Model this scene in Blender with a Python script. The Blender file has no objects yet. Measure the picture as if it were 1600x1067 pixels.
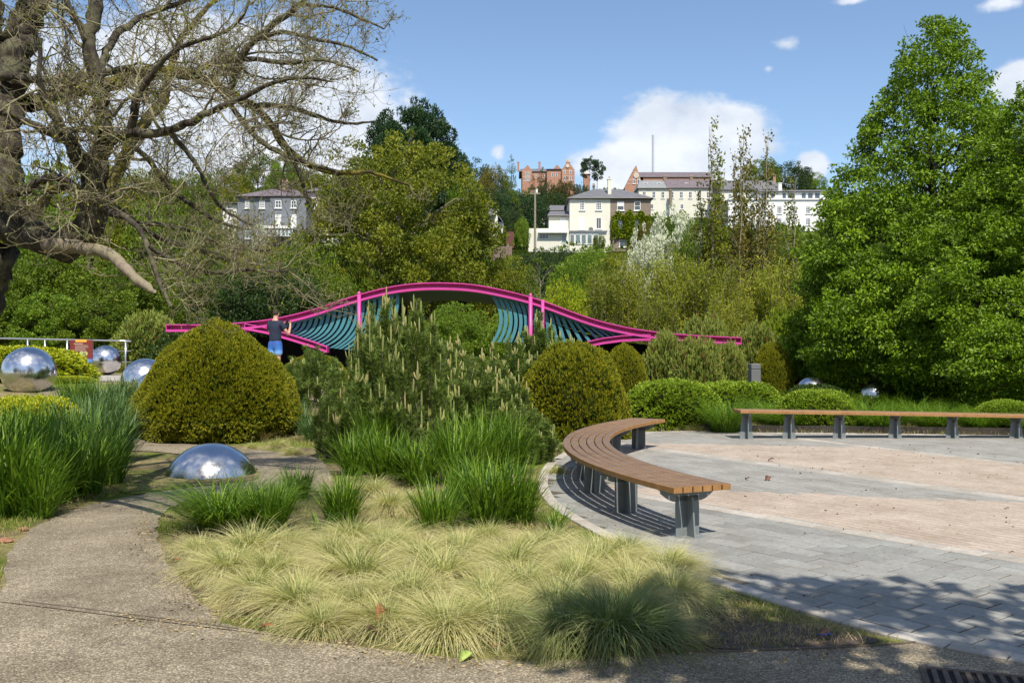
import bpy, bmesh, math, random
import numpy as np
from mathutils import Vector, Matrix, Euler
R_ = math.radians
sc = bpy.context.scene
COL = sc.collection
F, CX, HZ, CAMH = 1500.0, 800.0, 545.0, 1.6

# ---------------------------------------------------------------- camera
cam = bpy.data.cameras.new('camera'); camo = bpy.data.objects.new('camera', cam); COL.objects.link(camo)
camo.location = (0, 0, CAMH); camo.rotation_euler = (R_(90), 0, 0)
cam.sensor_width = 36; cam.lens = F / 1600 * 36; cam.shift_y = (HZ - 533.5) / 1600
cam.clip_start = 0.1; cam.clip_end = 3000
sc.camera = camo
# ---------------------------------------------------------------- light
SUN = Vector((0.155, -0.667, 1.0)).normalized()
EL = math.asin(SUN.z); AZ = math.atan2(SUN.x, SUN.y)
sl = bpy.data.lights.new('sun', 'SUN'); sl.energy = 5.0; sl.angle = R_(0.5); sl.color = (1.0, 0.93, 0.80)
slo = bpy.data.objects.new('sun', sl); COL.objects.link(slo)
slo.rotation_euler = SUN.to_track_quat('Z', 'Y').to_euler()
slo.location = (0, 0, 60)
world = bpy.data.worlds.new('World'); sc.world = world; world.use_nodes = True
def build_world():
    nt = world.node_tree; N = nt.nodes; L = nt.links; N.clear()
    out = N.new('ShaderNodeOutputWorld')
    sky = N.new('ShaderNodeTexSky'); sky.sky_type = 'NISHITA'; sky.sun_disc = False
    sky.sun_elevation = EL; sky.sun_rotation = AZ; sky.air_density = 1.0; sky.dust_density = 0.25; sky.ozone_density = 3.0
    bg = N.new('ShaderNodeBackground'); bg.inputs[1].default_value = 0.122; L.new(sky.outputs[0], bg.inputs[0])
    bc = N.new('ShaderNodeBackground'); bc.inputs[1].default_value = 0.86
    tc = N.new('ShaderNodeTexCoord'); sep = N.new('ShaderNodeSeparateXYZ'); L.new(tc.outputs['Generated'], sep.inputs[0])
    def M(op, a, b=None, c=None, clamp=False):
        n = N.new('ShaderNodeMath'); n.operation = op; n.use_clamp = clamp
        for i, v in enumerate((a, b, c)):
            if v is None: continue
            if isinstance(v, (int, float)): n.inputs[i].default_value = v
            else: L.new(v, n.inputs[i])
        return n.outputs[0]
    x, y, z = sep.outputs
    az = M('ARCTAN2', x, y); el = M('ARCSINE', z)
    cmb = N.new('ShaderNodeCombineXYZ'); L.new(az, cmb.inputs[0]); L.new(M('MULTIPLY', el, 1.5), cmb.inputs[1])
    def noise(scale, detail, rough, off=0.0):
        mp = N.new('ShaderNodeVectorMath'); mp.operation = 'ADD'; L.new(cmb.outputs[0], mp.inputs[0]); mp.inputs[1].default_value = (off, off * .7, off * .3)
        n = N.new('ShaderNodeTexNoise'); n.inputs['Scale'].default_value = scale; n.inputs['Detail'].default_value = detail
        n.inputs['Roughness'].default_value = rough; L.new(mp.outputs[0], n.inputs['Vector']); return n.outputs['Fac']
    n1 = noise(9, 8, 0.62); n2 = noise(26, 7, 0.6, 3.1); nb = noise(3.2, 7, 0.62, 8.4)
    warp = M('ADD', M('MULTIPLY', M('SUBTRACT', n1, .5), 1.7), M('MULTIPLY', M('SUBTRACT', n2, .5), 1.3))
    blobs = [  # px, py, rx, ry, strength, softness bias
        (1075, 235, 108, 62, 1.1), (1140, 205, 56, 44, .95), (1000, 262, 90, 45, 1.0), (1100, 300, 130, 60, .9),
        (400, 225, 240, 120, 1.0), (300, 150, 230, 130, .9), (470, 280, 170, 70, .95), (160, 110, 150, 110, .5),
        (778, 238, 26, 30, .42), (1266, 262, 26, 22, .9), (1592, 128, 36, 26, 1.0), (1228, 68, 66, 28, .36), (1200, 108, 34, 22, .26),
        (1330, 2, 60, 14, .30), (1570, 5, 70, 22, .38), (1120, 320, 240, 30, .4)]
    dens = None
    for px, py, rx, ry, s in blobs:
        a0 = math.atan((px - CX) / F); e0 = math.atan((HZ - py) / F * math.cos(a0))
        dx = M('DIVIDE', M('SUBTRACT', az, a0), rx / F); dy = M('DIVIDE', M('SUBTRACT', el, e0), ry / F)
        d = M('SQRT', M('ADD', M('MULTIPLY', dx, dx), M('MULTIPLY', dy, dy)))
        v = M('SUBTRACT', s, M('MULTIPLY', d, .75))
        dens = v if dens is None else M('MAXIMUM', dens, v)
    dens = M('ADD', dens, M('MULTIPLY', warp, .55))
    # scattered cloud field round the rest of the sky (left, right and behind)
    away = M('MULTIPLY', M('SUBTRACT', M('ABSOLUTE', az), .62), 3.0, clamp=True)
    field = M('ADD', M('MULTIPLY', M('SUBTRACT', nb, .50), 6.0), M('MULTIPLY', M('SUBTRACT', away, 1), 4.0))
    dens = M('MAXIMUM', dens, field)
    mr = N.new('ShaderNodeMapRange'); mr.interpolation_type = 'SMOOTHSTEP'
    mr.inputs['From Min'].default_value = -0.02; mr.inputs['From Max'].default_value = 0.34; L.new(dens, mr.inputs['Value'])
    up = M('GREATER_THAN', z, 0.0)
    fac = M('MULTIPLY', M('MULTIPLY', mr.outputs[0], .93), up)
    ramp = N.new('ShaderNodeValToRGB'); ramp.color_ramp.elements[0].position = .3; ramp.color_ramp.elements[0].color = (.56, .63, .74, 1)
    ramp.color_ramp.elements[1].position = .62; ramp.color_ramp.elements[1].color = (.86, .89, .94, 1)
    L.new(noise(12, 5, .55, 5.5), ramp.inputs[0]); L.new(ramp.outputs[0], bc.inputs[0])
    mx = N.new('ShaderNodeMixShader'); L.new(fac, mx.inputs[0]); L.new(bg.outputs[0], mx.inputs[1]); L.new(bc.outputs[0], mx.inputs[2])
    L.new(mx.outputs[0], out.inputs[0])
build_world()
sc.view_settings.view_transform = 'Standard'; sc.view_settings.look = 'None'; sc.view_settings.gamma = 1
sc.view_settings.exposure = 0.43; sc.view_settings.use_curve_mapping = False
sc.render.engine = 'CYCLES'
cy = sc.cycles; cy.max_bounces = 7; cy.diffuse_bounces = 3; cy.glossy_bounces = 3; cy.transmission_bounces = 4; cy.transparent_max_bounces = 4
cy.caustics_reflective = False; cy.caustics_refractive = False; cy.use_denoising = True

# ---------------------------------------------------------------- helpers
def G(px, py, z=0.0):
    k = (py - HZ) / (CAMH - z); return ((px - CX) / k, F / k)
def at(px, py, Y): return ((px - CX) / F * Y, Y, CAMH + (HZ - py) / F * Y)
def sm(t): t = min(1.0, max(0.0, t)); return t * t * (3 - 2 * t)
def gh(x, y):
    y0 = 16 + (12.5 - 16) * min(1, max(0, (-6 - x) / 3.0))
    return 0.85 * sm((y - y0) / 6) * sm((-x - 1) / 3.0)
HILL = [(40, -1.5), (52, .3), (75, 3), (100, 8.0), (120, 13.0), (130, 15.2), (150, 17), (190, 25), (225, 32.5), (262, 41), (300, 49.3), (340, 55), (600, 58), (1400, 62)]
def hh(x, y):
    for (a, u), (b, v) in zip(HILL, HILL[1:]):
        if y <= b:
            t = max(0, (y - a) / (b - a)); h = u + (v - u) * t; break
    else: h = HILL[-1][1]
    return h + .6 * math.sin(x * .07 + y * .03) * min(1, max(0, (y - 50) / 60))

def link(o, parent=None):
    COL.objects.link(o)
    if parent is not None: o.parent = parent
    return o
def tag(o, label=None, cat=None, group=None, kind=None):
    if label: o['label'] = label
    if cat: o['category'] = cat
    if group: o['group'] = group
    if kind: o['kind'] = kind
    return o
def empty(name, loc=(0, 0, 0), rz=0, label=None, cat=None, group=None, kind=None):
    o = bpy.data.objects.new(name, None); o.empty_display_size = .2; COL.objects.link(o)
    o.location = loc; o.rotation_euler = (0, 0, rz); return tag(o, label, cat, group, kind)

def npmesh(name, V, Q=None, T=None, mats=(), midx=None, rnd=None, smooth=False):
    """numpy mesh: V (n,3), Q (m,4) quads, T (k,3) tris"""
    me = bpy.data.meshes.new(name)
    V = np.asarray(V, dtype=np.float32); me.vertices.add(len(V)); me.vertices.foreach_set('co', V.ravel())
    idx = []; st = []; tot = []; c = 0
    for A, k in ((Q, 4), (T, 3)):
        if A is not None and len(A):
            A = np.asarray(A, dtype=np.int32); idx.append(A.ravel()); st.append(c + np.arange(len(A)) * k); tot.append(np.full(len(A), k)); c += A.size
    idx = np.concatenate(idx); st = np.concatenate(st).astype(np.int32)
    me.loops.add(len(idx)); me.loops.foreach_set('vertex_index', idx)
    me.polygons.add(len(st)); me.polygons.foreach_set('loop_start', st)
    if midx is not None: me.polygons.foreach_set('material_index', np.asarray(midx, dtype=np.int32))
    me.polygons.foreach_set('use_smooth', np.full(len(st), smooth, dtype=bool))
    if rnd is not None:
        a = me.attributes.new('rnd', 'FLOAT', 'POINT'); a.data.foreach_set('value', np.asarray(rnd, dtype=np.float32))
    for m in mats: me.materials.append(m)
    me.update(calc_edges=True)
    return me
def obj(name, me, parent=None, loc=None):
    o = bpy.data.objects.new(name, me); link(o, parent)
    if loc is not None: o.location = loc
    return o

class MB:
    """small mesh builder; origin is subtracted from every vertex"""
    def __init__(s, origin=(0, 0, 0)): s.v = []; s.f = []; s.m = []; s.o = Vector(origin); s.r = []
    def add(s, vs, fs, mi=0, rnd=None):
        b = len(s.v); s.v += [tuple(Vector(p) - s.o) for p in vs]; s.f += [tuple(b + i for i in f) for f in fs]; s.m += [mi] * len(fs)
        s.r += [random.random() if rnd is None else rnd] * len(vs); return s
    def box(s, c, d, rz=0, mi=0, rnd=None, ch=0.0, M=None):
        hx, hy, hz = d[0] / 2, d[1] / 2, d[2] / 2
        if ch:
            P = [(-hx, -hy, -hz), (hx, -hy, -hz), (hx, hy, -hz), (-hx, hy, -hz), (-hx, -hy, hz - ch), (hx, -hy, hz - ch), (hx, hy, hz - ch), (-hx, hy, hz - ch),
                 (-hx + ch, -hy + ch, hz), (hx - ch, -hy + ch, hz), (hx - ch, hy - ch, hz), (-hx + ch, hy - ch, hz)]
            Fc = [(0, 3, 2, 1), (0, 1, 5, 4), (1, 2, 6, 5), (2, 3, 7, 6), (3, 0, 4, 7), (4, 5, 9, 8), (5, 6, 10, 9), (6, 7, 11, 10), (7, 4, 8, 11), (8, 9, 10, 11)]
        else:
            P = [(-hx, -hy, -hz), (hx, -hy, -hz), (hx, hy, -hz), (-hx, hy, -hz), (-hx, -hy, hz), (hx, -hy, hz), (hx, hy, hz), (-hx, hy, hz)]
            Fc = [(0, 3, 2, 1), (0, 1, 5, 4), (1, 2, 6, 5), (2, 3, 7, 6), (3, 0, 4, 7), (4, 5, 6, 7)]
        cs, sn = math.cos(rz), math.sin(rz)
        if M is not None: P = [tuple(M @ Vector(p)) for p in P]
        return s.add([(c[0] + p[0] * cs - p[1] * sn, c[1] + p[0] * sn + p[1] * cs, c[2] + p[2]) for p in P], Fc, mi, rnd)
    def bb(s, x0, x1, y0, y1, z0, z1, mi=0, ch=0.0):
        return s.box(((x0 + x1) / 2, (y0 + y1) / 2, (z0 + z1) / 2), (abs(x1 - x0), abs(y1 - y0), abs(z1 - z0)), mi=mi, ch=ch)
    def tube(s, pts, rad, n=8, mi=0, cap=True, rnd=None):
        V, Q = tube_np(pts, rad, n); V = [tuple(p) for p in V]; b = [tuple(int(i) for i in q) for q in Q]
        if cap: b.append(tuple(range(n))[::-1]); b.append(tuple(range(len(V) - n, len(V))))
        return s.add(V, b, mi, rnd)
    def sweep(s, sections, closed=True, mi=0, cap=True):
        n = len(sections[0]); V = [p for sec in sections for p in sec]; fs = []
        for i in range(len(sections) - 1):
            for j in range(n if closed else n - 1):
                a = i * n + j; b = i * n + (j + 1) % n; fs.append((a, b, b + n, a + n))
        if cap: fs.append(tuple(range(n))[::-1]); fs.append(tuple(range(len(V) - n, len(V))))
        return s.add(V, fs, mi)
    def mesh(s, name, mats, smooth=False, attr=False):
        me = bpy.data.meshes.new(name); me.from_pydata(s.v, [], s.f)
        for m in (mats if isinstance(mats, (list, tuple)) else [mats]): me.materials.append(m)
        me.polygons.foreach_set('material_index', s.m)
        if smooth: me.polygons.foreach_set('use_smooth', [True] * len(s.f))
        if attr:
            a = me.attributes.new('rnd', 'FLOAT', 'POINT'); a.data.foreach_set('value', s.r)
        bm = bmesh.new(); bm.from_mesh(me); bmesh.ops.recalc_face_normals(bm, faces=bm.faces); bm.to_mesh(me); bm.free()
        me.update(); return me
    def build(s, name, mats, parent=None, smooth=False, attr=False):
        o = obj(name, s.mesh(name, mats, smooth, attr), parent)
        if parent is None: o.location = s.o
        return o

def tube_np(pts, rad, n=6):
    P = np.asarray(pts, float); k = len(P); rad = np.broadcast_to(np.asarray(rad, float), (k,))
    T = np.gradient(P, axis=0); T /= np.linalg.norm(T, axis=1)[:, None] + 1e-9
    ref = np.array([0, 0, 1.0]) if abs(T[:, 2]).mean() < .8 else np.array([1.0, 0, 0])
    A = np.cross(T, ref); A /= np.linalg.norm(A, axis=1)[:, None] + 1e-9; B = np.cross(T, A)
    th = np.arange(n) * 2 * np.pi / n
    V = P[:, None, :] + rad[:, None, None] * (np.cos(th)[None, :, None] * A[:, None, :] + np.sin(th)[None, :, None] * B[:, None, :])
    i = np.arange(k - 1)[:, None] * n; j = np.arange(n)[None, :]; j2 = (j + 1) % n
    Q = np.stack([i + j, i + j2, i + n + j2, i + n + j], axis=-1).reshape(-1, 4)
    return V.reshape(-1, 3), Q
class TubeSet:
    def __init__(s): s.V = []; s.Q = []; s.r = []; s.c = 0
    def add(s, pts, rad, n=5, rnd=.5):
        V, Q = tube_np(pts, rad, n); s.V.append(V); s.Q.append(Q + s.c); s.r.append(np.full(len(V), rnd)); s.c += len(V)
    def mesh(s, name, mats): return npmesh(name, np.concatenate(s.V), np.concatenate(s.Q), mats=mats, rnd=np.concatenate(s.r), smooth=True)

# ---------------------------------------------------------------- materials
def nodes(name):
    m = bpy.data.materials.new(name); m.use_nodes = True; nt = m.node_tree
    b = nt.nodes['Principled BSDF']; return m, nt, b
def ramp(nt, fac, stops):
    r = nt.nodes.new('ShaderNodeValToRGB'); e = r.color_ramp.elements
    e[0].position, e[0].color = stops[0][0], (*stops[0][1], 1); e[1].position, e[1].color = stops[-1][0], (*stops[-1][1], 1)
    for p, c in stops[1:-1]: x = e.new(p); x.color = (*c, 1)
    nt.links.new(fac, r.inputs[0]); return r.outputs[0]
def tex(nt, kind, scale, detail=4, rough=.6, vec=None, out='Fac'):
    t = nt.nodes.new('ShaderNodeTex' + kind); t.inputs['Scale'].default_value = scale
    if kind == 'Noise': t.inputs['Detail'].default_value = detail; t.inputs['Roughness'].default_value = rough
    if vec is None:
        tc = nt.nodes.new('ShaderNodeTexCoord'); vec = tc.outputs['Object']
    nt.links.new(vec, t.inputs['Vector']); return t.outputs[out]
def geo_pos(nt): return nt.nodes.new('ShaderNodeNewGeometry').outputs['Position']
def mixc(nt, fac, a, b, mode='MIX'):
    m = nt.nodes.new('ShaderNodeMix'); m.data_type = 'RGBA'; m.blend_type = mode
    for s, v in ((m.inputs[0], fac), (m.inputs[6], a), (m.inputs[7], b)):
        if isinstance(v, (int, float)): s.default_value = v
        elif isinstance(v, tuple): s.default_value = (*v, 1)
        else: nt.links.new(v, s)
    return m.outputs[2]
def bump(nt, b, h, strength=.4, dist=.01):
    n = nt.nodes.new('ShaderNodeBump'); n.inputs['Strength'].default_value = strength; n.inputs['Distance'].default_value = dist
    nt.links.new(h, n.inputs['Height']); nt.links.new(n.outputs[0], b.inputs['Normal'])
def simple(name, c, rough=.6, metal=0.0, var=.25, scale=3.0, bs=0.0, bscale=60, spec=.5, world_pos=False):
    m, nt, b = nodes(name); v = geo_pos(nt) if world_pos else None
    lo = tuple(x * (1 - var) for x in c); hi = tuple(min(1, x * (1 + var)) for x in c)
    nt.links.new(ramp(nt, tex(nt, 'Noise', scale, 6, .65, v), [(.3, lo), (.7, hi)]), b.inputs['Base Color'])
    b.inputs['Roughness'].default_value = rough; b.inputs['Metallic'].default_value = metal; b.inputs['Specular IOR Level'].default_value = spec
    if bs: bump(nt, b, tex(nt, 'Noise', bscale, 4, .6, v), bs, .01)
    return m
def leafmat(name, stops, transl=.35, rough=.5, objvar=.0, tint=None):
    m, nt, b = nodes(name); a = nt.nodes.new('ShaderNodeAttribute'); a.attribute_name = 'rnd'
    col = ramp(nt, a.outputs['Fac'], stops)
    b.inputs['Roughness'].default_value = rough; b.inputs['Specular IOR Level'].default_value = .3
    nt.links.new(col, b.inputs['Base Color'])
    t = nt.nodes.new('ShaderNodeBsdfTranslucent')
    tc = mixc(nt, 1.0, col, (1.1, 1.15, .55), 'MULTIPLY'); nt.links.new(tc, t.inputs[0])
    mx = nt.nodes.new('ShaderNodeMixShader'); mx.inputs[0].default_value = transl
    nt.links.new(b.outputs[0], mx.inputs[1]); nt.links.new(t.outputs[0], mx.inputs[2])
    nt.links.new(mx.outputs[0], nt.nodes['Material Output'].inputs[0]); return m
def g3(a, b, c): return [(0, a), (.5, b), (1, c)]
M_ = {}
M_['hornbeam'] = leafmat('hornbeam_leaf', g3((.05, .095, .005), (.13, .225, .008), (.26, .39, .015)), .30)
M_['olive'] = leafmat('olive_leaf', g3((.06, .085, .008), (.17, .20, .014), (.30, .285, .02)), .35)
M_['green'] = leafmat('green_leaf', g3((.04, .075, .007), (.115, .175, .012), (.21, .28, .018)), .35)
M_['fresh'] = leafmat('fresh_leaf', g3((.06, .12, .010), (.145, .235, .018), (.25, .35, .03)), .35)
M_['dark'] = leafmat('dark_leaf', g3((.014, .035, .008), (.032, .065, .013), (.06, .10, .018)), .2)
M_['pine_far'] = leafmat('dark_pine_needle', g3((.008, .028, .008), (.02, .055, .014), (.04, .085, .018)), .12)
M_['brownish'] = leafmat('bronze_leaf', g3((.07, .08, .015), (.16, .15, .022), (.26, .18, .04)), .3)
M_['yew'] = leafmat('golden_yew_leaf', [(0, (.02, .034, .004)), (.45, (.075, .105, .006)), (.8, (.16, .185, .008)), (1, (.28, .26, .012))], .2)
M_['yew_dark'] = leafmat('dark_yew_leaf', g3((.015, .02, .004), (.05, .05, .006), (.12, .10, .01)), .15)
M_['hedge'] = leafmat('box_leaf', g3((.06, .12, .008), (.15, .24, .015), (.28, .38, .03)), .3)
M_['goldhedge'] = leafmat('golden_leaf', g3((.13, .17, .008), (.30, .36, .012), (.46, .48, .03)), .3)
M_['strap'] = leafmat('strap_leaf', g3((.04, .10, .008), (.11, .21, .014), (.23, .34, .035)), .35)
M_['strap_blue'] = leafmat('bluish_strap_leaf', g3((.05, .11, .03), (.11, .20, .06), (.20, .30, .12)), .3)
M_['stipa'] = leafmat('feather_grass', [(0, (.17, .22, .05)), (.25, (.40, .41, .16)), (.65, (.60, .55, .28)), (1, (.80, .73, .48))], .35)
M_['stipa_green'] = leafmat('green_feather_grass', [(0, (.09, .15, .045)), (.45, (.19, .25, .08)), (.8, (.33, .34, .15)), (1, (.24, .15, .08))], .35)  # greener grass, also darkened in colour for the tree shade on these mounds
M_['straw'] = leafmat('straw', g3((.28, .2, .09), (.42, .32, .16), (.5, .42, .25)), .2)
M_['lawn'] = leafmat('lawn_blade', [(0, (.07, .14, .012)), (.5, (.17, .25, .025)), (.8, (.32, .33, .06)), (1, (.45, .37, .16))], .3)
M_['needle'] = leafmat('pine_needle', g3((.045, .085, .016), (.14, .215, .035), (.25, .32, .07)), .35)
M_['candle'] = leafmat('pine_candle', g3((.17, .22, .06), (.30, .32, .11), (.38, .30, .14)), .15)
M_['bamboo'] = leafmat('bamboo_leaf', g3((.08, .11, .010), (.25, .28, .02), (.46, .45, .05)), .35)
M_['nandina'] = leafmat('mixed_shrub_leaf', [(0, (.03, .06, .012)), (.5, (.11, .17, .03)), (.60, (.15, .20, .035)), (.64, (.20, .08, .035)), (.69, (.20, .085, .035)), (.73, (.15, .20, .04)), (1, (.30, .36, .07))], .25)
M_['white'] = leafmat('white_blossom', g3((.30, .36, .20), (.58, .60, .48), (.78, .78, .70)), .25)
M_['ivy'] = leafmat('ivy_leaf', g3((.08, .13, .008), (.19, .26, .012), (.33, .38, .02)), .25)
M_['lilac'] = leafmat('lilac_blossom', g3((.2, .14, .2), (.38, .28, .36), (.5, .4, .46)), .2)

def bark(name, lo, hi, moss=None, bs=.6, rough=.9):
    m, nt, b = nodes(name)
    mp = nt.nodes.new('ShaderNodeMapping'); mp.inputs['Scale'].default_value = (1, 1, .35)
    nt.links.new(nt.nodes.new('ShaderNodeTexCoord').outputs['Object'], mp.inputs[0])
    n = tex(nt, 'Noise', 22, 8, .7, mp.outputs[0]); c = ramp(nt, n, [(.32, lo), (.68, hi)])
    if moss:
        n2 = tex(nt, 'Noise', 5.5, 6, .7); f = ramp(nt, n2, [(.47, (0, 0, 0)), (.6, (1, 1, 1))]); c = mixc(nt, f, c, moss)
    nt.links.new(c, b.inputs['Base Color']); b.inputs['Roughness'].default_value = rough; b.inputs['Specular IOR Level'].default_value = .15
    bump(nt, b, n, bs, .03); return m
M_['bark'] = bark('lichened_bark', (.016, .013, .011), (.085, .073, .06), (.125, .12, .075))
mm, nt_, b_ = nodes('shade_hull'); b_.inputs['Base Color'].default_value = (.018, .022, .006, 1); b_.inputs['Roughness'].default_value = 1; b_.inputs['Specular IOR Level'].default_value = 0; M_['core'] = mm  # added dark hull: blocks light, its colour stands for shade inside the shrubs
M_['barkmoss'] = bark('mossy_bark', (.028, .022, .012), (.09, .075, .038), (.18, .155, .025))
M_['barkpale'] = bark('bare_bleached_wood', (.10, .075, .06), (.32, .26, .21), (.22, .2, .13))
M_['twig'] = bark('twig_bark', (.11, .09, .06), (.30, .26, .18), (.27, .27, .14))
M_['trunk'] = bark('dark_trunk_bark', (.03, .024, .018), (.09, .075, .055))
M_['birch'] = bark('pale_stem_bark', (.16, .14, .10), (.34, .30, .23))
# ---------------------------------------------------------------- foliage generators
def leaves(rg, C, D, Ln, W, fold=.12):
    """diamond leaves at C pointing along D (n,3) with length and width arrays"""
    n = len(C); D = D / (np.linalg.norm(D, axis=1)[:, None] + 1e-9)
    r = rg.normal(size=(n, 3)); S = np.cross(D, r); S /= np.linalg.norm(S, axis=1)[:, None] + 1e-9
    Nn = np.cross(D, S); Ln = np.broadcast_to(Ln, (n,))[:, None]; W = np.broadcast_to(W, (n,))[:, None]
    a = C; b = C + D * Ln * .45 + S * W * .5 + Nn * Ln * fold; c = C + D * Ln; d = C + D * Ln * .45 - S * W * .5 + Nn * Ln * fold
    V = np.stack([a, b, c, d], 1).reshape(-1, 3); Q = np.arange(4 * n).reshape(-1, 4); return V, Q
def unit(rg, n):
    v = rg.normal(size=(n, 3)); return v / np.linalg.norm(v, axis=1)[:, None]
def cloud(rg, cen, rad, n, L, W, flat=.6, up=.25, out=.6, shell=.5, rbias=None, droop=0):
    """leaves spread in ellipsoidal clumps; returns V,Q,rnd"""
    K = len(cen); w = (rad ** 2); idx = rg.choice(K, n, p=w / w.sum()); u = unit(rg, n)
    rr = rg.random(n) ** (1 / 3.0) * (1 - shell) + shell * (.75 + .35 * rg.random(n)); off = u * rr[:, None] * rad[idx][:, None]; off[:, 2] *= flat
    C = cen[idx] + off; D = u * out + unit(rg, n) * .7 + np.array([0, 0, up - droop])
    s = .7 + .6 * rg.random(n); V, Q = leaves(rg, C, D, L * s, W * s)
    base = rg.random(K)[idx] if rbias is None else rbias[idx]
    r = np.clip(base * .45 + rg.random(n) * .55, 0, 1)
    return V, Q, np.repeat(r, 4)
def merge(*parts):
    V = []; Q = []; r = []; mi = []; c = 0
    for k, p in enumerate(parts):
        v, q, rr = p[:3]; m = p[3] if len(p) > 3 else 0
        V.append(v); Q.append(q + c); r.append(rr); mi.append(np.full(len(q), m)); c += len(v)
    return np.concatenate(V), np.concatenate(Q), np.concatenate(r), np.concatenate(mi)

def curve3(a, b, rg, wob=.1, k=7, sag=0.0):
    a = np.array(a, float); b = np.array(b, float); t = np.linspace(0, 1, k)[:, None]; L = np.linalg.norm(b - a)
    P = a + (b - a) * t; w = rg.normal(size=(k, 3)) * wob * L; w[0] = 0; w[-1] = 0
    P = P + w * .5 + np.array([0, 0, 1]) * (4 * t * (1 - t)) * sag * L; return P
def tree_proto(name, seed, H, R, env, K, n, L, W, trunk_r, cr=(.5, 1.0), flat=.65, base=.15, limbs=26, shell=.45, up=.25, inner=.35, barkm='trunk', droop=0, trunk_top=.8, rmin=.35):
    """env(t) radius factor at relative height t in the crown (0 bottom .. 1 top)"""
    rg = np.random.default_rng(seed); ts = []; 
    w = np.array([env(t) for t in np.linspace(0, 1, 200)]) + .02
    t = rg.choice(np.linspace(0, 1, 200), K, p=w / w.sum()); ang = rg.random(K) * 2 * np.pi
    e = np.array([env(x) for x in t]); rf = np.where(rg.random(K) < inner, rg.random(K) ** .5 * .8, .86 + .2 * rg.random(K))
    lump = 1 + .10 * np.sin(ang * 3 + t * 9 + seed) + .07 * np.sin(ang * 7 - t * 17)
    rad = (cr[0] + (cr[1] - cr[0]) * rg.random(K)) * np.clip(e * 1.1, rmin, 1)
    cen = np.stack([np.cos(ang) * e * R * rf * lump, np.sin(ang) * e * R * rf * lump, H * (base + (1 - base) * t)], 1)
    p1 = cloud(rg, cen, rad, n, L, W, flat=flat, shell=shell, up=up, droop=droop)
    crown = npmesh(name + '_crown', p1[0], p1[1], mats=[M_['green']], rnd=p1[2])
    S = TubeSet(); top = H * trunk_top
    tp = curve3((0, 0, -.3), (rg.normal() * .03 * H, rg.normal() * .03 * H, top), rg, .012, 9)
    S.add(tp, np.linspace(trunk_r * 1.15, trunk_r * .2, 9), 9)
    order = rg.permutation(K)[:limbs]
    for i in order:
        c = cen[i]; z0 = max(H * base * .6, min(top * .95, c[2] - .25 * np.hypot(c[0], c[1]) - .05 * H))
        f = (z0 + .3) / (top + .3) * 8; j = int(min(7, f)); a = tp[j] + (tp[j + 1] - tp[j]) * (f - j)
        P = curve3(a, c, rg, .06, 7, .08); r0 = trunk_r * .38 * (1 - z0 / H * .6); S.add(P, np.linspace(r0, r0 * .15, 7), 6)
        for q in range(3):
            k = rg.integers(2, 6); c2 = c + rg.normal(size=3) * rad[i] * .9; S.add(curve3(P[k], c2, rg, .08, 5), np.linspace(r0 * .35, r0 * .08, 5), 4)
    trunk = S.mesh(name + '_trunk', [M_[barkm]])
    return dict(crown=crown, trunk=trunk, H=H, R=R)
def setmat(o, m):
    o.material_slots[0].link = 'OBJECT'; o.material_slots[0].material = m
def place_tree(P, name, label, cat, px, top, Y, hw=None, leaf='green', rz=0, group=None, ground=None, tilt=0):
    """tree standing at picture column px and depth Y, its top at picture row top, hw crown half width in px"""
    x = (px - CX) / F * Y; g = (hh(x, Y) if Y > 42 else gh(x, Y)) if ground is None else ground
    zt = CAMH + (HZ - top) / F * Y; sz = (zt - g) / P['H']; sx = (hw / F * Y) / P['R'] if hw else sz
    o = empty(name, (x, Y, g), rz, label, cat, group); o.scale = (sx, sx, sz)
    t = obj('trunk', P['trunk'], o); c = obj('crown', P['crown'], o); setmat(c, M_[leaf]); return o
def ell(t, p=.5, b=.25):  # rounded crown profile
    u = (t - .42) / .58 if t > .42 else (.42 - t) / .46
    return max(0, 1 - min(1, abs(u)) ** 2.2) ** .5

PR = {}
PR['round'] = tree_proto('broadleaf', 3, 10, 4.2, ell, 230, 30000, .20, .13, .22, (.55, 1.1), base=.12)
PR['round2'] = tree_proto('spreading', 11, 10, 4.6, ell, 170, 24000, .24, .15, .25, (.6, 1.25), base=.10, inner=.25)
PR['olive'] = tree_proto('olive_round', 21, 12, 5.0, ell, 460, 100000, .15, .10, .22, (.4, .85), base=.02, shell=.35, inner=.4, limbs=50, barkm='birch')
PR['loose'] = tree_proto('loose', 8, 10, 3.4, lambda t: ell(t) * .95, 120, 11000, .17, .11, .14, (.35, .8), base=.08, limbs=50, barkm='birch')
PR['conifer'] = tree_proto('conifer', 5, 14, 3.6, lambda t: (1 - t) ** .8 * .95 + .05, 260, 20000, .34, .09, .2, (.5, 1.0), flat=.35, base=.05, up=-.1)
PR['pine'] = tree_proto('pine', 7, 16, 6.0, lambda t: math.sin(min(1, .25 + t * .85) * math.pi) ** .5, 120, 52000, .42, .13, .3, (1.0, 1.8), flat=.6, base=.22, shell=.6, inner=.2)
PR['tallpine'] = tree_proto('umbrella_pine', 9, 14, 4.0, lambda t: math.sin(min(1, .2 + t * .8) * math.pi) ** .6, 30, 5000, .5, .14, .2, (.8, 1.5), flat=.32, base=.55, shell=.5, inner=.1)
PR['hornbeam'] = tree_proto('hornbeam', 14, 10.6, 3.95, lambda t: 1.0 * min(1, (t / .12) * .4 + .62) * (1 - max(0, t - .12) / .88) ** .72 + .015, 2100, 190000, .11, .056, .2, (.26, .56), flat=.38, base=.03, shell=.2, up=-.1, inner=.22, limbs=70, droop=.12, trunk_top=.8, rmin=.65)

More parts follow.
